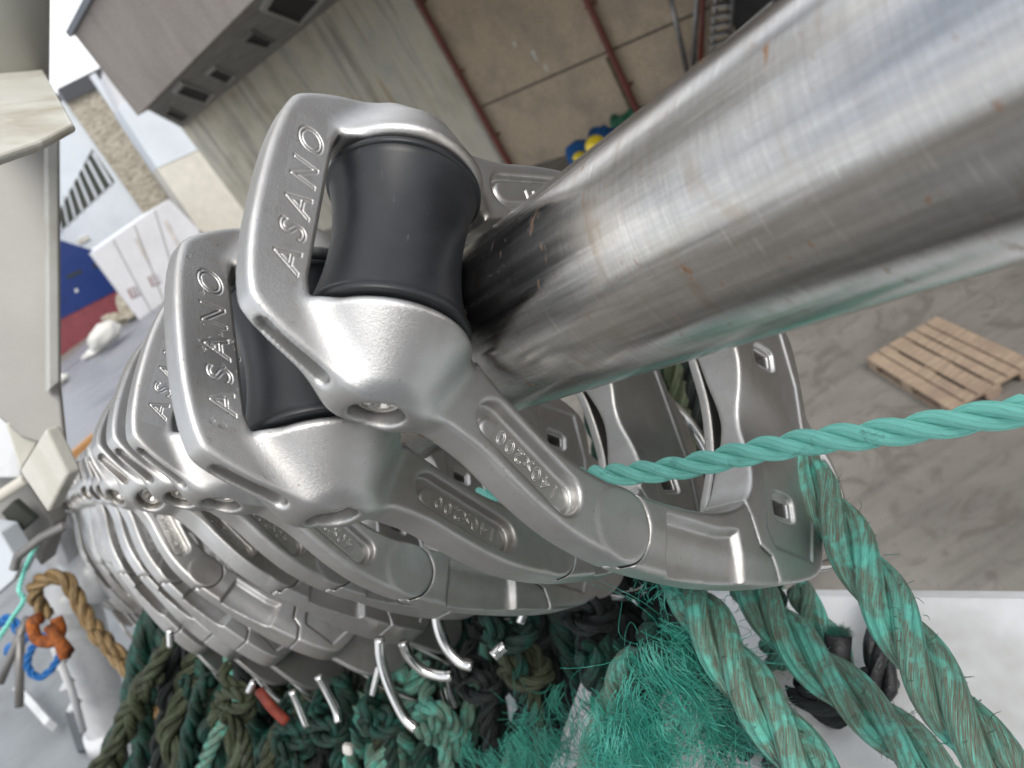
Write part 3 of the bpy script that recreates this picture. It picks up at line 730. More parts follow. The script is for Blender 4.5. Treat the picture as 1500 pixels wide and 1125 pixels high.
# fire escape stair against the far wall
lad = empty('steel_ladder', wp(1045, 80, .6)); lw = Vector(lad.location)
def at_l(mb, name, mat):
    o = mb.build(name, mat, lad); o.location = -lw; return o
STEELG = plain('galvanised', (.26, .25, .24), .45, .6, 8, .3)
e1_ = [wp(1040, 120, .6), wp(1052, -40, .6)]; e2_ = [wp(1066, 108, .6), wp(1075, -40, .6)]
for e in (e1_, e2_):
    g = MB(); g.tube([e[0]+(e[0]-e[1])*.3, e[1]], .05, 8); at_l(g, 'side_rail', STEELG)
for i in range(14):
    t = -.25+i*.09; a_ = e1_[0]+(e1_[1]-e1_[0])*t; b_ = e2_[0]+(e2_[1]-e2_[0])*t
    g = MB(); dv = (b_-a_); g.box(a_-np.array([0, 0, .03]), dv, np.array([0, 0, .05]), wnm*.22); at_l(g, 'tread', STEELG)
tag(lad, 'grey steel ladder with flat treads fixed to the dark wall near the top edge', 'ladder')
for px0, px1, y0, y1, mt in ((1022, 1016, -30, 95, STEELG), (1030, 1026, -30, 110, REDP), (976, 1008, -30, 110, STEELG)):
    g = MB(); g.tube([wp(px0, y0, .3), wp(px1, y1, .3)], .06, 8)
    tag(g.build('wall_pipe', mt, None, True), {1022: 'pale grey pipe left of the steel ladder', 1030: 'rusty red pipe between grey pipe and ladder', 976: 'slanting thin grey pipe left of the ladder'}[px0], 'pipe')
g = MB(); g.box(wp(1070, 75, 1.0), wp(1140, 15, 1.0)-wp(1070, 75, 1.0), np.array([0, 0, .22]), wnm*.12)
tag(g.build('steel_beam', TRIM, None, False, .02), 'pale flat beam lying beside the ladder at the dark wall', 'beam')
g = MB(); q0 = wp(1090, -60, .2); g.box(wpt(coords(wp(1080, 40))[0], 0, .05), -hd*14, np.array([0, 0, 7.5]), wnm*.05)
tag(g.build('dark_doorway_panel', plain('dark_panel_brown', (.035, .033, .03), .8, 0, 2, .4)), 'dark brown panel on the wall right of the ladder', 'panel')  # dark brown panel standing just proud of the wall

# ---------------------------------------------------------------- buildings and ship on the left
fw = np.array([0, 1., 0]); 
def vplane(poly, dist, yaw=0., off=0.):
    nrm = np.array([math.sin(yaw), math.cos(yaw), 0]); p0 = CAM+ray(180, 300)*dist-nrm*off
    return [onplane(px, py, p0, nrm) for px, py in poly], nrm
def slab(poly, dist, thick, yaw=0., off=0.):
    P, nrm = vplane(poly, dist, yaw, off); g = MB(); g.prism(P, nrm*thick); return g
WALLW = plain('white_cladding', (.60, .64, .68), .55, 0, .8, .08)
WALLG = plain('pale_grey_wall', (.60, .60, .62), .7, 0, 1, .08)
m = Mat('rough_stone'); v = m.coord()
c = m.ramp(m.noise(m.coord(scale=(1, 1, 2.5)), 2.2, 6, .75, .8), [(.35, (.20, .18, .14)), (.5, (.38, .34, .27)), (.68, (.60, .55, .46))])
STONE = m.set(c, .9, 0, m.bump(m.noise(v, 5, 5), .8, .2))
BEIGE = plain('beige_panel', (.60, .57, .50), .7, 0, 2, .1)
YAW = -.35
b1 = empty('white_warehouse', vplane([(180, 340)], 58, YAW)[0][0]); o1 = -Vector(b1.location)
def pb(g, name, mat, par=b1, oo=None, bevel=0):
    o = g.build(name, mat, par, False, bevel)
    if par.type == 'EMPTY': o.location = oo if oo is not None else o1
    return o
pb(slab([(40, 150), (97, 148), (212, 312), (104, 386), (86, 366), (20, 300)], 58, 6, YAW), 'cladding_wall', WALLW)
pb(slab([(97, 150), (140, 126), (248, 292), (211, 313)], 58, 7, YAW, .3), 'stone_gable', STONE)
pb(slab([(84, 130), (148, 98), (156, 122), (97, 150)], 58, 7, YAW, .6), 'dark_roof', plain('slate', (.05, .052, .06), .5))
pb(slab([(131, 112), (139, 106), (292, 330), (283, 334)], 58, 7, YAW, .8), 'white_trim', WALLW)
gr = pb(slab([(85, 312), (135, 218), (168, 266), (92, 336)], 58, .05, YAW, .02), 'grille_recess', plain('grille_dark', (.05, .055, .045), .8))
for i in range(8):
    t = i/7.; a_ = np.array([137, 222])*(1-t)+np.array([84, 296])*t; b_ = np.array([164, 268])*(1-t)+np.array([90, 338])*t
    d_ = (b_-a_); n_ = np.array([-2.6, 3.4])*(1-.25*t)
    g = slab([a_, b_, b_+n_, a_+n_], 58, .25, YAW, .12); pb(g, 'grille_bar', WALLW, gr)
pb(slab([(112, 352), (128, 344), (132, 350), (117, 358)], 58, .25, YAW, .12), 'wall_lamp', CREAM)
for k in range(3):
    q = slab([(100+k*28, 372-k*17), (101.5+k*28, 371-k*17), (148+k*18, 338-k*22+60), (146+k*18, 340-k*22+60)], 58, .05, YAW, .06)
tag(b1, 'white clad warehouse with slatted grille and rough stone gable at upper left', 'building')
b2 = empty('pale_building', vplane([(250, 250)], 50, YAW)[0][0]); o2 = -Vector(b2.location)
pb(slab([(150, 106), (166, 96), (190, 150), (176, 158)], 50, 3, YAW), 'grey_brick_corner', WALLG, b2, o2)
pb(slab([(172, 158), (187, 150), (215, 150), (300, 170), (300, 215), (230, 246)], 50, 3, YAW, .1), 'upper_cladding', WALLW, b2, o2)
pb(slab([(230, 246), (300, 215), (390, 320), (350, 380), (290, 335)], 50, 3, YAW, .05), 'beige_wall', BEIGE, b2, o2)
tag(b2, 'pale building with bluish upper cladding and beige wall under the overhang', 'building')
b3 = empty('low_white_building', vplane([(200, 400)], 46, YAW)[0][0]); o3 = -Vector(b3.location)
bw_ = pb(slab([(133, 372), (248, 292), (290, 335), (330, 420), (300, 520), (208, 474)], 46, 4, YAW), 'white_wall', WALLG, b3, o3)
for i, (x, y) in enumerate(((186, 424), (216, 406))):
    f = slab([(x, y), (x+13, y-6), (x+20, y+8), (x+7, y+14)], 46, .1, YAW, .03); ff = f.build('window', plain('brick_red', (.24, .11, .09), .8), bw_)
    for k in range(3):
        q = slab([(x+3+k*4, y-1-k*2), (x+5+k*4, y-2-k*2), (x+11.5+k*4, y+11-k*2), (x+9.5+k*4, y+12-k*2)], 46, .05, YAW, .08); q.build('window_bar', WALLW, ff)
for (x0, y0, x1, y1) in ((165, 352, 232, 478), (196, 330, 262, 500), (226, 308, 290, 520)):
    q = slab([(x0, y0), (x0+1.2, y0-.8), (x1+1.2, y1-.8), (x1, y1)], 46, .05, YAW, .03); q.build('panel_seam', SOFF, bw_)
for (x0, y0, l_) in ((196, 350, 34), (240, 325, 50)):
    q = slab([(x0, y0), (x0+5, y0-3), (x0+5+l_*.5, y0-3+l_*.95), (x0+2+l_*.5, y0+l_)], 46, .02, YAW, .03); q.build('rust_stain', plain('rust_wash', (.52, .48, .45), .8, 0, 2, .2), bw_)
tag(b3, 'low white building with two small barred windows beside the blue hull', 'building')
hull = empty('moored_ship', vplane([(120, 430)], 56, -.5)[0][0]); oh = -Vector(hull.location)
BLUE = plain('blue_hull_paint', (.008, .028, .14), .35, 0, 2, .15); REDH = plain('red_hull_paint', (.20, .045, .055), .5, 0, 2, .2)
pb(slab([(20, 330), (134, 366), (178, 424), (60, 484), (0, 480)], 56, 5, -.5), 'blue_topsides', BLUE, hull, oh)
pb(slab([(60, 482), (175, 423), (205, 468), (150, 505), (40, 570)], 56, 5, -.5), 'red_boot_topping', REDH, hull, oh)
pb(slab([(96, 404), (118, 394), (121, 399), (99, 409)], 56, .05, -.5, .04), 'hull_vent', DARKP, hull, oh)
pb(slab([(134, 388), (150, 381), (153, 386), (137, 393)], 56, .05, -.5, .04), 'hull_vent', DARKP, hull, oh)
pb(slab([(109, 424), (113, 422), (115, 427), (111, 429)], 56, .05, -.5, .04), 'draught_mark', WHITE, hull, oh)
tag(hull, 'blue hull with red lower band moored beyond the quay at left', 'ship')
# white sacks, planks
def lump(name, c, rad, mat, seed, sub=20, rough=.18, sx=(1, 1, 1)):
    r_ = np.random.RandomState(seed); th = np.linspace(0, math.pi, sub); ph = np.linspace(0, 2*math.pi, sub*2, endpoint=False)
    T, Ph = np.meshgrid(th, ph, indexing='ij'); D = np.stack([np.sin(T)*np.cos(Ph), np.sin(T)*np.sin(Ph), np.cos(T)], -1)
    r = np.ones(T.shape)
    for _ in range(26):
        d = r_.normal(size=3); k = r_.uniform(1.5, 7); r += rough/ k * 2 * np.sin((D@d)*k+r_.uniform(0, 6))
    P = D*r[..., None]*np.array(rad)*np.array(sx)+np.array(c); n1_, n2_ = T.shape
    i, k = np.meshgrid(np.arange(n1_-1), np.arange(n2_), indexing='ij')
    q = np.stack([i*n2_+k, (i+1)*n2_+k, (i+1)*n2_+(k+1) % n2_, i*n2_+(k+1) % n2_], -1).reshape(-1, 4)
    return mesh_np(name, P.reshape(-1, 3), q, mat)
SACK = plain('white_sack', (.62, .61, .57), .7, 0, 5, .1, .4, .03)
s1_ = onz(152, 492, .7); tag(lump('sack', s1_, (.95, .7, .55), SACK, 3, rough=.03), 'larger white bulk sack on the quay in front of the red hull', 'sack')
s2_ = onz(138, 514, .2); tag(lump('sack', s2_, (.8, .5, .22), SACK, 5, rough=.06), 'flat white sack lying against the larger sack', 'sack')
s3_ = onz(83, 560, .2); tag(lump('sack', s3_, (.45, .4, .45), SACK, 8), 'small white bundle on the quay beside the grey post', 'sack')
s4_ = onz(188, 462, .3); tag(lump('debris_pile', s4_, (.8, .6, .5), STONE, 9, rough=.4), 'pile of grey rubble behind the white sacks', 'rubble')
WOOD = Mat('orange_timber'); v = WOOD.coord(scale=(30, 2, 2)); WOOD = WOOD.set(WOOD.ramp(WOOD.noise(v, 2, 4), [(.3, (.30, .14, .045)), (.7, (.55, .30, .12))]), .6)
a_, b_ = onz(60, 712, .1), onz(140, 642, .1); d_ = b_-a_; pe = np.cross(d_, [0, 0, 1.]); pe /= np.linalg.norm(pe)
g = MB(); g.box(a_, d_, pe*.34, np.array([0, 0, .2])); tag(g.build('timber_beam', WOOD, None, False, .01), 'orange timber beam on the quay edge left of the ring stack', 'timber')

# ---------------------------------------------------------------- pallet
m = Mat('pallet_wood'); v = m.coord(scale=(1.2, 14, 14)); n1 = m.noise(v, 3, 5, .65, .3)
c = m.ramp(n1, [(.3, (.20, .15, .11)), (.55, (.36, .27, .19)), (.75, (.46, .35, .25))])
c = m.mix(m.rng(m.noise(m.coord(), 3.5, 3), .5, .6, 0, .6), c, (.24, .17, .13))
PWOOD = m.set(c, .75, 0, m.bump(n1, .4, .004))
pl = onz(1268, 524, .144); pt = onz(1375, 461, .144); pb_ = onz(1394, 587, .144)
uu = (pt-pl); uu[2] = 0; uu /= np.linalg.norm(uu); vv = pb_-pl; vv[2] = 0; vv = vv-uu*np.dot(vv, uu); vv /= np.linalg.norm(vv)
pal = empty('wooden_pallet', (pl[0], pl[1], 0)); ol = -Vector(pal.location); zz = np.array([0, 0, 1.])
po = np.array([pl[0], pl[1], 0])
for i, (y0, wd) in enumerate(((0, .12), (.136, .095), (.262, .14), (.43, .10), (.553, .10), (.67, .13))):
    g = MB(); g.box(po+uu*y0+zz*.122+vv*(.004*(i % 2)), vv*1.2, uu*wd, zz*.022); o = g.build('top_board', PWOOD, pal, False, .003); o.location = ol
for x0 in (0, .528, 1.055):
    g = MB(); g.box(po+vv*x0+zz*.1, uu*.8, vv*.145, zz*.0215); o = g.build('cross_board', PWOOD, pal, False, .003); o.location = ol
    for y0 in (0, .3275, .655):
        g = MB(); g.box(po+vv*x0+uu*y0+zz*.0225, vv*.145, uu*.145, zz*.077); o = g.build('spacer_block', PWOOD, pal, False, .004); o.location = ol
for y0 in (0, .35, .7):
    g = MB(); g.box(po+uu*y0, vv*1.2, uu*.1, zz*.022); o = g.build('bottom_board', PWOOD, pal, False, .003); o.location = ol
tag(pal, 'weathered wooden pallet lying on the concrete quay at right', 'pallet')

# nets and floats at the foot of the wall
NBLUE = plain('blue_net', (.01, .12, .36), .7, 0, 18, .5, .8, .05); NGRN = plain('green_net', (.05, .22, .12), .8, 0, 14, .5, .8, .05); YEL = plain('yellow_float', (.85, .62, .03), .4)
tag(lump('net_pile', onz(880, 228, .25), (.5, .4, .35), NBLUE, 11, rough=.35), 'heap of blue netting on the quay at the foot of the wall', 'net')
tag(lump('net_pile', onz(905, 196, .25), (.6, .45, .3), NGRN, 12, rough=.35), 'heap of green netting behind the blue netting', 'net')
tag(lump('net_pile', onz(862, 246, .06), (.6, .7, .10), plain('pale_rope_heap', (.5, .44, .36), .8), 15, rough=.3), 'pale flat heap of line in front of the blue netting', 'net')
tag(lump('float', onz(873, 214, .85), (.24, .24, .24), YEL, 13, rough=.0), 'yellow float on top of the blue netting', 'float')
tag(lump('float', onz(848, 232, .55), (.2, .2, .2), YEL, 14, rough=.0), 'yellow float at the left edge of the blue netting', 'float')

# ---------------------------------------------------------------- ship's post and bracket at left
POSTG = plain('post_grey', (.46, .46, .43), .32, 0, 9, .12, .1, .002, (.30, .27, .22))
post = empty('ship_post', W(20, 150, .95)); opn = -Vector(post.location)
def pp(g, name, mat, smooth=False, bevel=0):
    o = g.build(name, mat, post, smooth, bevel); o.location = opn; return o
pax = M3 @ np.array([.29, -.84, -.45]); pc = W(-12, 128, 1.0)
g = MB(); g.tube([pc, pc+pax*.7], .066, 64); pp(g, 'pipe', POSTG, True)
g = MB(); g.tube([pc-pax*.001, pc+pax*.004, pc+pax*.012], [.080, .076, .067], 64); pp(g, 'weld_collar', POSTG, True)
def lens_slab(poly, z, dz, thick, nrm=(0, 0, 1)):
    nrm = np.array(nrm, float); P = []
    c = np.array([(poly[0][0]-CX)/F*z, (poly[0][1]-CY)/F*z, z])
    for px, py in poly:
        r = np.array([(px-CX)/F, (py-CY)/F, 1.]); P.append(cw(r*(c@nrm)/(r@nrm)))
    g = MB(); g.prism(P, M3 @ (nrm/np.linalg.norm(nrm)*thick)); return g
pp(lens_slab([(62, 100), (108, 180), (60, 205), (-80, 252), (-90, 60), (-20, 60)], 1.0, 0, .007, (.02, .88, .47)), 'flange_plate', CREAM, False, .003)
pp(lens_slab([(-60, 215), (84, 190), (86, 560), (96, 660), (30, 640), (-60, 560)], .97, 0, .012, (-.25, .1, 1)), 'web_plate', GREYP, False, .003)
pp(lens_slab([(68, 196), (86, 188), (88, 560), (70, 575)], .955, 0, .02, (-.9, .05, 1)), 'edge_flange', POSTG, False, .003)
pp(lens_slab([(28, 690), (66, 628), (99, 696), (70, 752)], .95, 0, .02, (.4, -.3, 1)), 'bracket', CREAM, False, .004)
pp(lens_slab([(20, 612), (66, 632), (30, 692), (8, 620)], .955, 0, .015, (-.6, -.1, 1)), 'bracket_web', CREAM, False, .003)
tag(post, 'grey painted ship post with cream flange and bracket at the left edge', 'post')
g = lens_slab([(-140, -900), (-110, 420), (-1700, 900), (-1700, -1500)], 1.7, 0, .3, (-.5, 0, 1)); tag(g.build('added_shade_wall', plain('shade_wall_grey', (.17, .165, .155), .55, 0, 3, .2), None, False, .01), 'unseen grey wall added past the left edge to darken the steel reflections', 'shade_wall')  # unseen wall, added to darken what the ring heads reflect
pl2 = empty('deck_machinery', W(20, 700, 1.5)); om = -Vector(pl2.location)
def pm(g, name, mat, par=pl2, bevel=.004):
    o = g.build(name, mat, par, False, bevel); o.location = om; return o
pm(lens_slab([(-60, 430), (0, 480), (30, 700), (-60, 700)], 1.5, 0, .04, (.2, 0, 1)), 'white_panel', WHITE)
pm(lens_slab([(-60, 700), (30, 690), (78, 770), (60, 830), (10, 760), (-60, 900)], 1.6, 0, .05, (.1, -.3, 1)), 'grey_panel', GREYP)
pm(lens_slab([(-60, 770), (0, 780), (30, 830), (20, 850), (-60, 920)], 1.5, 0, .05, (.1, -.3, 1)), 'lower_panel', WALLW)
pm(lens_slab([(0, 752), (18, 734), (50, 762), (28, 782)], 1.55, 0, .02, (.1, -.3, 1)), 'dark_recess', plain('recess', (.04, .045, .035), .8))
g = MB(); g.tube([W(-20, 740, 1.45), W(38, 702, 1.45)], .012, 10); pm(g, 'tan_pipe', BEIGE)
g = MB(); g.tube([W(20, 835, 1.4), W(26, 815, 1.4), W(60, 788, 1.4), W(95, 770, 1.4)], .009, 10); pm(g, 'handle', STEELG)
tag(pl2, 'white and grey deck machinery panels under the post at the far left', 'machinery')

# white davit with rounded head
dav = empty('white_davit', W(155, 1060, 2.4)); od = -Vector(dav.location)
def pd(g, name, mat, smooth=True):
    o = g.build(name, mat, dav, smooth); o.location = od; return o
g = MB(); pts = catmull([W(100, 860, 1.95), W(118, 920, 2.08), W(138, 990, 2.22), W(158, 1062, 2.38)], 6)
g.tube(pts, .066, 32); pd(g, 'pillar', WHITE)
g = MB(); g.tube([pts[-1]+np.array([0, 0, .02]), pts[-1]+np.array([0, 0, -.03])], [.075, .10], 32); pd(g, 'foot', WHITE)
g = MB(); cc = W(88, 798, 1.8); ax = M3 @ np.array([.45, -.3, .8]); g.tube([cc-ax*.03, cc-ax*.026, cc+ax*.026, cc+ax*.03], [.062, .068, .068, .062], 40); pd(g, 'head_plate', WHITE)
g = MB(); g.tube([W(150, 860, 1.75), W(128, 830, 1.8), W(100, 800, 1.85), W(84, 762, 1.9), W(84, 742, 1.9)], [.045, .05, .055, .05, .03], 24); pd(g, 'arm', WHITE)
g = MB(); g.tube([W(80, 950, 1.95), W(105, 1010, 2.05), W(122, 1070, 2.15)], .010, 10); 
for t in (.25, .5, .75): 
    q = W(80+42*t, 950+120*t, 1.95+.2*t); g.box(q-np.array([.02, .0, .0]), (.03, 0, 0), (0, .03, 0), (0, 0, .014))
pd(g, 'side_pipe', WHITE)
tag(dav, 'white tubular davit standing on the grey deck below the far end of the rings', 'davit')
g = MB(); 
P = [onz(*p, DECKZ+.012) for p in [(100, 1050), (118, 1025), (150, 1075), (145, 1098), (118, 1105)]]
g.prism(P, (0, 0, .02)); tag(g.build('deck_hatch', DARKP, None, False, .004), 'dark rectangular hatch on the deck at the foot of the white davit', 'hatch')
P = [onz(*p, DECKZ+.05) for p in [(30, 1018), (40, 1010), (86, 1062), (78, 1072)]]
g = MB(); g.prism(P, (0, 0, .05)); tag(g.build('flat_bar', WHITE, None, False, .003), 'white flat bar upstand on the deck left of the hatch', 'bar')

# ---------------------------------------------------------------- ropes
def wr(pts): return [W(*p) for p in pts]
tag(rope('thin_rope', wr([(700, 726, .60), (800, 709, .52), (868, 698, .455), (920, 694, .43), (1000, 684, .405), (1100, 662, .375), (1200, 645, .35), (1300, 634, .33), (1400, 618, .312), (1520, 598, .292)]), .0066, TEAL, 3, .0066*8.6, 1, 16, 0, 60),
    'thin bright teal three-strand rope stretched across in front of the rings', 'rope')
TG = 'thick green ropes draped over the white rail'
tag(rope('thick_rope', wr([(1118, 560, .60), (1136, 605, .54), (1165, 672, .485), (1218, 752, .45), (1278, 850, .42), (1335, 945, .395), (1395, 1040, .375), (1490, 1160, .35)]), .0148, GREEN, 3, .0148*8.2, 1, 20, .0006, 420),
    'thick muddy green rope running down the right side over the white rail', 'rope', TG)
tag(rope('thick_rope', wr([(985, 820, .56), (1012, 870, .50), (1055, 945, .465), (1105, 1020, .44), (1165, 1100, .42), (1230, 1190, .40)]), .0162, GREEN, 3, .0162*8.2, 1, 20, .0006, 300, None, 1.3),
    'thick green rope coming from under the front ring towards the bottom edge', 'rope', TG)
tag(rope('thick_rope', wr([(1085, 840, .60), (1120, 890, .56), (1185, 965, .52), (1270, 1040, .49), (1345, 1110, .47), (1430, 1200, .45)]), .0168, GREEN, 3, .0168*8.2, 1, 20, .0006, 380, None, 2.2),
    'thick green rope in the middle, between the other two thick ropes', 'rope', TG)
TAPE = plain('black_tape', (.010, .010, .011), .28, 0, 60, .3, .5, .002)
g = MB(); g.tube(wr([(1228, 930, .60), (1226, 960, .60), (1236, 1010, .605)]), .0105, 20); o = g.build('taped_rope_end', TAPE, None, True)
tag(o, 'short rope stub wrapped in black tape with a cut green end', 'rope end')
hv, hq = fibre_geo([W(1228+nrs.uniform(-14, 14), 929+nrs.uniform(-3, 5), .60) for _ in range(420)], .002, .006, .00035, M3@np.array([0, -1.2, 0]), .3)
mesh_np('cut_fibres', hv, hq, GREEN, o, True, nrs.rand(len(hv), 2))
o = rope('taped_rope', wr([(1300, 860, .66), (1292, 900, .63), (1290, 950, .60), (1292, 1000, .59), (1296, 1025, .59)]), .012, TAPE, 3, .12, 1, 10, .001)
tag(o, 'black taped upright rope end behind the right thick rope', 'rope end')
g = MB(); g.tube(wr([(1262, 988, .60), (1278, 998, .60), (1300, 1004, .61)]), [.007, .010, .011], 16); g.build('tape_collar', TAPE, o, True)
# hanging tangle under the rings
HG = 'ropes hanging in the tangle under the rings'
def ytop(x): return np.interp(x, [220, 300, 450, 560, 700, 850, 950, 1100], [930, 960, 1000, 960, 890, 850, 840, 850])
def zat(x): return np.interp(x, [200, 400, 600, 800, 950, 1300], [1.15, .95, .82, .70, .60, .62])
rr = np.random.RandomState(21)
mats_ = [DARK, OLIVE, GREEN, BLACKR]
labs_ = {DARK: 'dark green', OLIVE: 'olive brown', GREEN: 'mid green weathered', BLACKR: 'blackish'}
def hang(x, y, z, R_, mt, y1=1200):
    dx = np.interp(x, [250, 600, 900, 1200], [-3, 14, 26, 70])+rr.normal()*(22 if R_ > .014 else 38)
    P = []; n = 8; xx = x; zz_ = z
    for k in range(n):
        yy = y+(y1-y)*k/(n-1); P.append((xx, yy, zz_+.012*math.sin(k*1.3+x))); xx += dx/3.+rr.normal()*10; zz_ += .008
    tag(rope('hanging_rope', wr(P), R_, mt, 3, None, rr.choice([-1, 1]), 10, .0006, 60), labs_[mt]+' twisted rope hanging in the tangle under the rings', 'rope', HG)
for layer, (n, dz, ylift) in enumerate(((34, .24, 60), (40, .14, 30), (44, .09, 0))):
    for i in range(n):
        x = 225+(1000-225)*(i+rr.uniform(.1, .9))/n
        z = zat(x)+dz+rr.uniform(0, .05); y = ytop(x)-ylift-rr.uniform(0, 40)+(rr.uniform(0, 70) if layer else 0)
        mt = mats_[rr.choice(4, p=[.5, .15, .12, .23])]
        if 820 < x < 980: mt = BLACKR if rr.rand() < .6 else DARK
        if 560 < x < 820 and layer and rr.rand() < .25: mt = GREEN
        if x < 420: mt = mats_[rr.choice(4, p=[.35, .3, .3, .05])]
        if layer == 0: mt = DARK if rr.rand() < .5 else BLACKR
        hang(x, y, z, (rr.uniform(18, 27) if layer == 0 else rr.uniform(9, 20))*z/1085, mt)
for x, y, z in ((985, 850, .60), (1020, 870, .64), (1050, 900, .62), (1090, 960, .64), (1130, 930, .66), (1160, 1000, .60), (1200, 1050, .62), (1240, 1040, .60), (1130, 850, .64), (1170, 850, .62)):
    hang(x, y, z, .0125, [DARK, GREEN, BLACKR][int(rr.rand()*3)])
# ropes seen through the ring openings below the bar
for i, (x, y) in enumerate(((858, 560), (885, 540), (915, 555), (948, 540), (975, 530), (1005, 528), (1035, 540), (930, 600), (990, 590), (1060, 600), (1090, 590))):
    P = [(x+dx_*(1+.1*rr.normal()), y-30+dy_, .98+.02*i % .05+.01*k) for k, (dx_, dy_) in enumerate(((-14, -60), (0, 0), (12, 70), (30, 150), (38, 230), (60, 330), (70, 480)))]
    mt = [DARK, DARK, OLIVE, DARK, GREEN, BLACKR][i % 6]
    tag(rope('hanging_rope', wr(P), rr.uniform(.014, .019), mt, 3, None, 1, 10, .0008, 60), labs_[mt]+' twisted rope hanging in the tangle under the rings', 'rope', HG)
# knots on the bails
for i, (x, y, z) in enumerate(((745, 915, .72), (770, 975, .74), (560, 1050, .86), (700, 1000, .80), (480, 1070, .92), (860, 900, .66), (345, 1030, 1.0), (430, 1085, .95), (640, 1060, .84))):
    c0 = np.array([x, y, z], float); P = []; s_ = 26*.8/z
    for k in range(22):
        t = k/21*2*math.pi*1.5+i; P.append(W(x+s_*math.cos(t)*(1+.3*math.sin(2*t)), y+s_*.75*math.sin(t)+k*1.3-14, z+.016*math.sin(1.5*t)))
    P = [W(x-10, y-60, z+.03), W(x-16, y-35, z+.01)]+P+[W(x+12, y+50, z+.01), W(x+20, y+110, z+.03)]
    kc = [0, 1, 0, 3, 0, 3, 1, 0, 2][i]; mt = mats_[kc]
    tag(rope('rope_knot', P, .0085, mt, 3, None, 1, 9, .0004, 60), 'knotted %s rope tied to the steel hooks' % labs_[mt], 'knot', 'rope knots on the steel hooks under the rings')
HK = 'polished steel hooks hanging below the ring row'
for i, (pts_, z, r_) in enumerate((([(556, 935), (558, 965), (570, 1005), (592, 1050), (610, 1068)], .72, .0052), ([(590, 940), (598, 960), (620, 982), (645, 990), (662, 990)], .74, .0052), ([(642, 878), (640, 905), (650, 940), (672, 968), (692, 976)], .70, .0055), ([(428, 1012), (438, 1035), (450, 1064)], .84, .0045), ([(466, 990), (478, 1012), (492, 1040), (496, 1058)], .82, .0045), ([(556, 975), (550, 1000), (546, 1020)], .85, .0042), ([(762, 872), (768, 892), (762, 912)], .66, .0042), ([(722, 962), (732, 952), (740, 946)], .66, .0052), ([(372, 998), (364, 1014)], .9, .0042), ([(249, 922), (250, 948)], 1.0, .0048), ([(652, 985), (655, 1010), (664, 1035)], .86, .009))):
    g = MB(); g.tube(catmull([W(x, y, z+.004*math.sin(k)) for k, (x, y) in enumerate(pts_)], 6), r_, 16); tag(g.build('steel_hook', CHROME, None, True), 'bright polished steel hook rod hanging below the ring row into the ropes', 'hook', HK)
# dark net mass behind
# frayed tufts
tuft = [(925, 1050, .47, 11, .050), (985, 975, .48, 9, .050), (1015, 930, .49, 5, .045), (905, 1090, .49, 8, .045), (1050, 1060, .50, 7, .045), (800, 1060, .66, 9, .05), (735, 1090, .72, 6, .05)]
for i, (x, y, z, n, L_) in enumerate(tuft):
    st_ = [W(x+nrs.normal()*26, y+nrs.normal()*24, z+nrs.normal()*.010) for _ in range(n)]
    hv, hq = bundle_geo(st_, .0045, L_, .00030, M3@np.array([.35, .8, -.12]))
    tag(mesh_np('frayed_tuft', hv, hq, FIBT if i < 5 else FIBG, None, True, nrs.rand(len(hv), 2)), 'frayed tuft of teal fibres in the rope tangle' if i < 5 else 'frayed clump of darker green fibres under the ring row', 'fibres', 'frayed teal fibres at the bottom')
    hv, hq = fibre_geo(st_*(3 if i < 5 else 2), .012, L_*.9, .00026, (0, 0, 0), 2.2, 9)
    tag(mesh_np('frayed_tuft', hv, hq, FIBT if i < 5 else FIBG, None, True, nrs.rand(len(hv), 2)), 'loose curled fibres around the frayed tufts', 'fibres', 'loose curled fibres at the bottom')
for x, y, z in ((960, 900, .52), (930, 960, .56), (1000, 930, .54), (900, 930, .60), (860, 950, .60), (1040, 960, .56)):
    hang(x, y, z, .0125, [GREEN, DARK][int(x) % 20 == 0])
hv, hq = fibre_geo([W(985+nrs.normal()*30, 862+nrs.normal()*8, .47+nrs.normal()*.01) for _ in range(90)], .004, .014, .0003, (0, 0, 0), 1.3, 6)
tag(mesh_np('frayed_tuft', hv, hq, FIBT, None, True, nrs.rand(len(hv), 2)), 'small frayed fringe just under the front ring gate', 'fibres', 'frayed teal fibres at the bottom')
# brown mooring line, shackle, blue line, thin teal line at left
tag(rope('brown_rope', wr([(75, 905, 1.62), (58, 885, 1.6), (52, 862, 1.58), (68, 846, 1.56), (95, 848, 1.56), (110, 872, 1.56), (128, 905, 1.55), (150, 935, 1.52), (170, 962, 1.5), (205, 1000, 1.45), (232, 1035, 1.42), (262, 1080, 1.38)]), .0165, BROWN, 3, .12, 1, 12, .002, 200),
    'frayed brown mooring rope looped over the white davit', 'rope')
for k in range(2):
    c0 = W(158+k*6, 945+k*8, 1.47); P = [c0+M3@np.array([.026*math.cos(t)+.01*k, .016*math.sin(t)+.02*math.cos(t), .022*math.sin(t)]) for t in np.linspace(0, 5.8, 14)]
    tag(rope('brown_knot', P, .012, BROWN, 3, .09, 1, 10, .001, 160), ['upper', 'lower'][k]+' turn of the knot in the brown mooring rope', 'knot')
RUST = plain('rusty_orange', (.36, .10, .015), .75, .1, 60, .7, .6, .004, (.07, .02, .01))
sh = empty('rusty_shackle', W(80, 930, 1.5)); osh = -Vector(sh.location)
g = MB(); g.tube(catmull(wr([(60, 905, 1.5), (48, 912, 1.5), (54, 935, 1.5), (75, 940, 1.5), (88, 925, 1.5), (82, 905, 1.5)]), 5), .012, 14); o = g.build('bow', RUST, sh, True); o.location = osh
g = MB(); g.tube(wr([(72, 918, 1.49), (88, 940, 1.48), (98, 958, 1.47), (102, 958, 1.47)]), [.012, .012, .016, .009], 14); o = g.build('pin', RUST, sh, True); o.location = osh
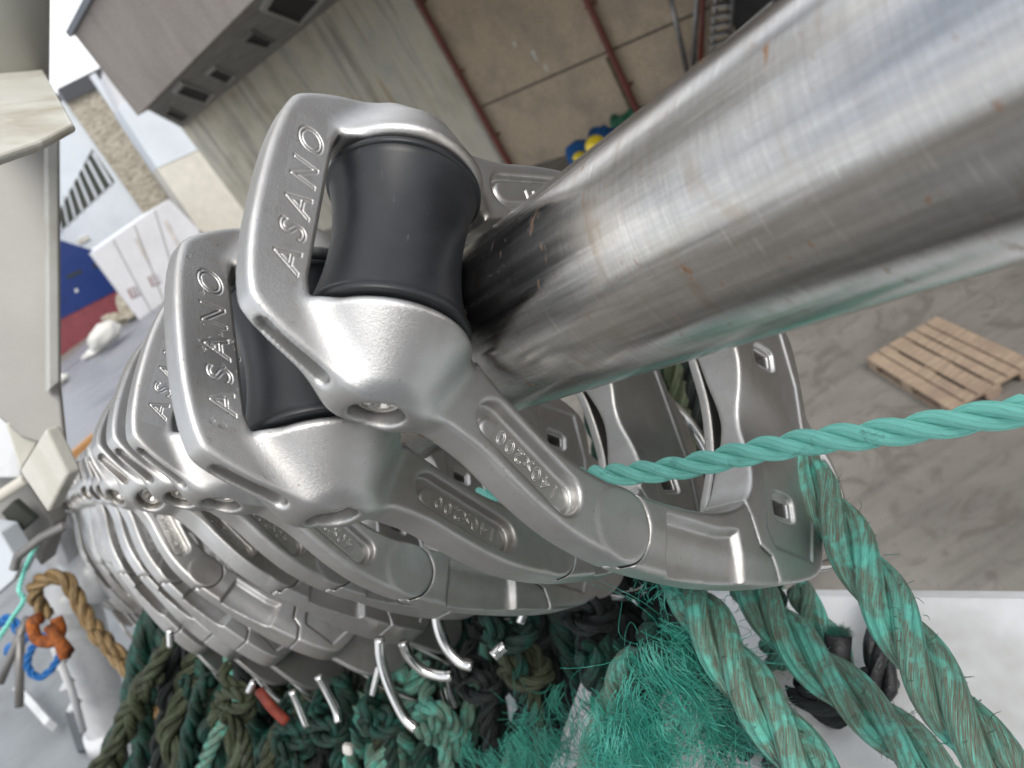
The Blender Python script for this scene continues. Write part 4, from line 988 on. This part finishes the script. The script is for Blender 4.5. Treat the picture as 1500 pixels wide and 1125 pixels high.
tag(sh, 'rusty orange shackle hanging from the brown rope loop', 'shackle')
BLUER = rope_mat('blue_rope', (.01, .11, .42), (.03, .25, .62), (.05, .07, .1), .1, 8)
tag(rope('blue_rope', wr([(96, 928, 1.75), (66, 930, 1.75), (46, 950, 1.75), (40, 975, 1.75), (56, 992, 1.75), (76, 980, 1.75), (92, 950, 1.75)]), .009, BLUER, 3, None, 1, 9, .001), 'blue rope loop hanging beside the rusty shackle', 'rope')
tag(rope('blue_rope', wr([(-20, 930, 2.0), (10, 905, 2.0), (35, 935, 2.0), (10, 955, 2.0), (45, 925, 2.0)]), .014, BLUER, 3, None, 1, 9, .004), 'tangled blue rope at the far left deck edge', 'rope')
tag(rope('thin_line', wr([(78, 775, 1.5), (60, 790, 1.5), (42, 820, 1.45), (28, 862, 1.4), (34, 880, 1.4), (12, 915, 1.35), (-20, 965, 1.3)]), .0045, TEAL, 3, None, 1, 9, .001), 'thin teal line crossing the far left corner', 'rope')
for k, (x0, y0, x1, y1) in enumerate(((0, 1000, 40, 905), (28, 1035, 30, 920))):
    g = MB(); g.tube([W(x0, y0, 1.9), W(x1, y1, 1.9)], .011, 10); tag(g.build('grey_stanchion', STEELG, None, True), ['slanting', 'upright'][k]+' thin grey stanchion behind the blue rope', 'stanchion')
# small bits in the tangle
# unseen cabin and overhead tube, added so the steel has bands to reflect
wh = empty('added_cabin', (0.5, -3.2, DECKZ)); owh = -Vector(wh.location)
g = MB(); g.box((-2.5, -3.4, DECKZ), (5.2, 0, 0), (0, -2, 0), (0, 0, 3.1)); o = g.build('cabin', WHITE, wh, False, .03); o.location = owh
for k in range(5):
    g = MB(); g.box((-2.3+k*1.0, -3.39, DECKZ+1.5), (.8, 0, 0), (0, .012, 0), (0, 0, .8)); o = g.build('window', DARKP, wh); o.location = owh
tag(wh, 'unseen white cabin with dark windows, added behind the viewer for steel reflections', 'added_cabin')
g = MB(); g.tube([(2.6, -2.5, CAMZ+.3), (1.2, 1.2, CAMZ+2.6)], .12, 24); tag(g.build('added_boom', POSTG, None, True), 'unseen grey tube overhead, added for reflections in the steel', 'reflected_tube')  # out of view, added only as something for the steel to reflect
# unseen strip of deck behind the camera, added for the steel to reflect
g = MB(); g.prism([(-4, -5, DECKZ), (3.5, -5, DECKZ), (3.5, -.15, DECKZ), (-4, -.15, DECKZ)], (0, 0, -.03)); tag(g.build('ship_deck', plain('added_deck_grey', (.24, .24, .24), .6)), kind='structure')
g = MB(); c0 = W(500, 1092, .85); g.box(c0, M3@np.array([.012, .002, 0]), M3@np.array([.001, .012, 0]), M3@np.array([0, 0, .012])); tag(g.build('white_tag', SACK, None, False, .004), 'small white plastic tag among the dark ropes at the bottom', 'tag')
g = MB(); g.tube(catmull(wr([(380, 1012, .93), (392, 1028, .92), (402, 1040, .92), (420, 1058, .92)]), 4), .0065, 12); tag(g.build('red_rope_end', plain('red_cord', (.20, .03, .015), .7, 0, 60, .5), None, True), 'short red rope end under the ring bottoms', 'rope end')
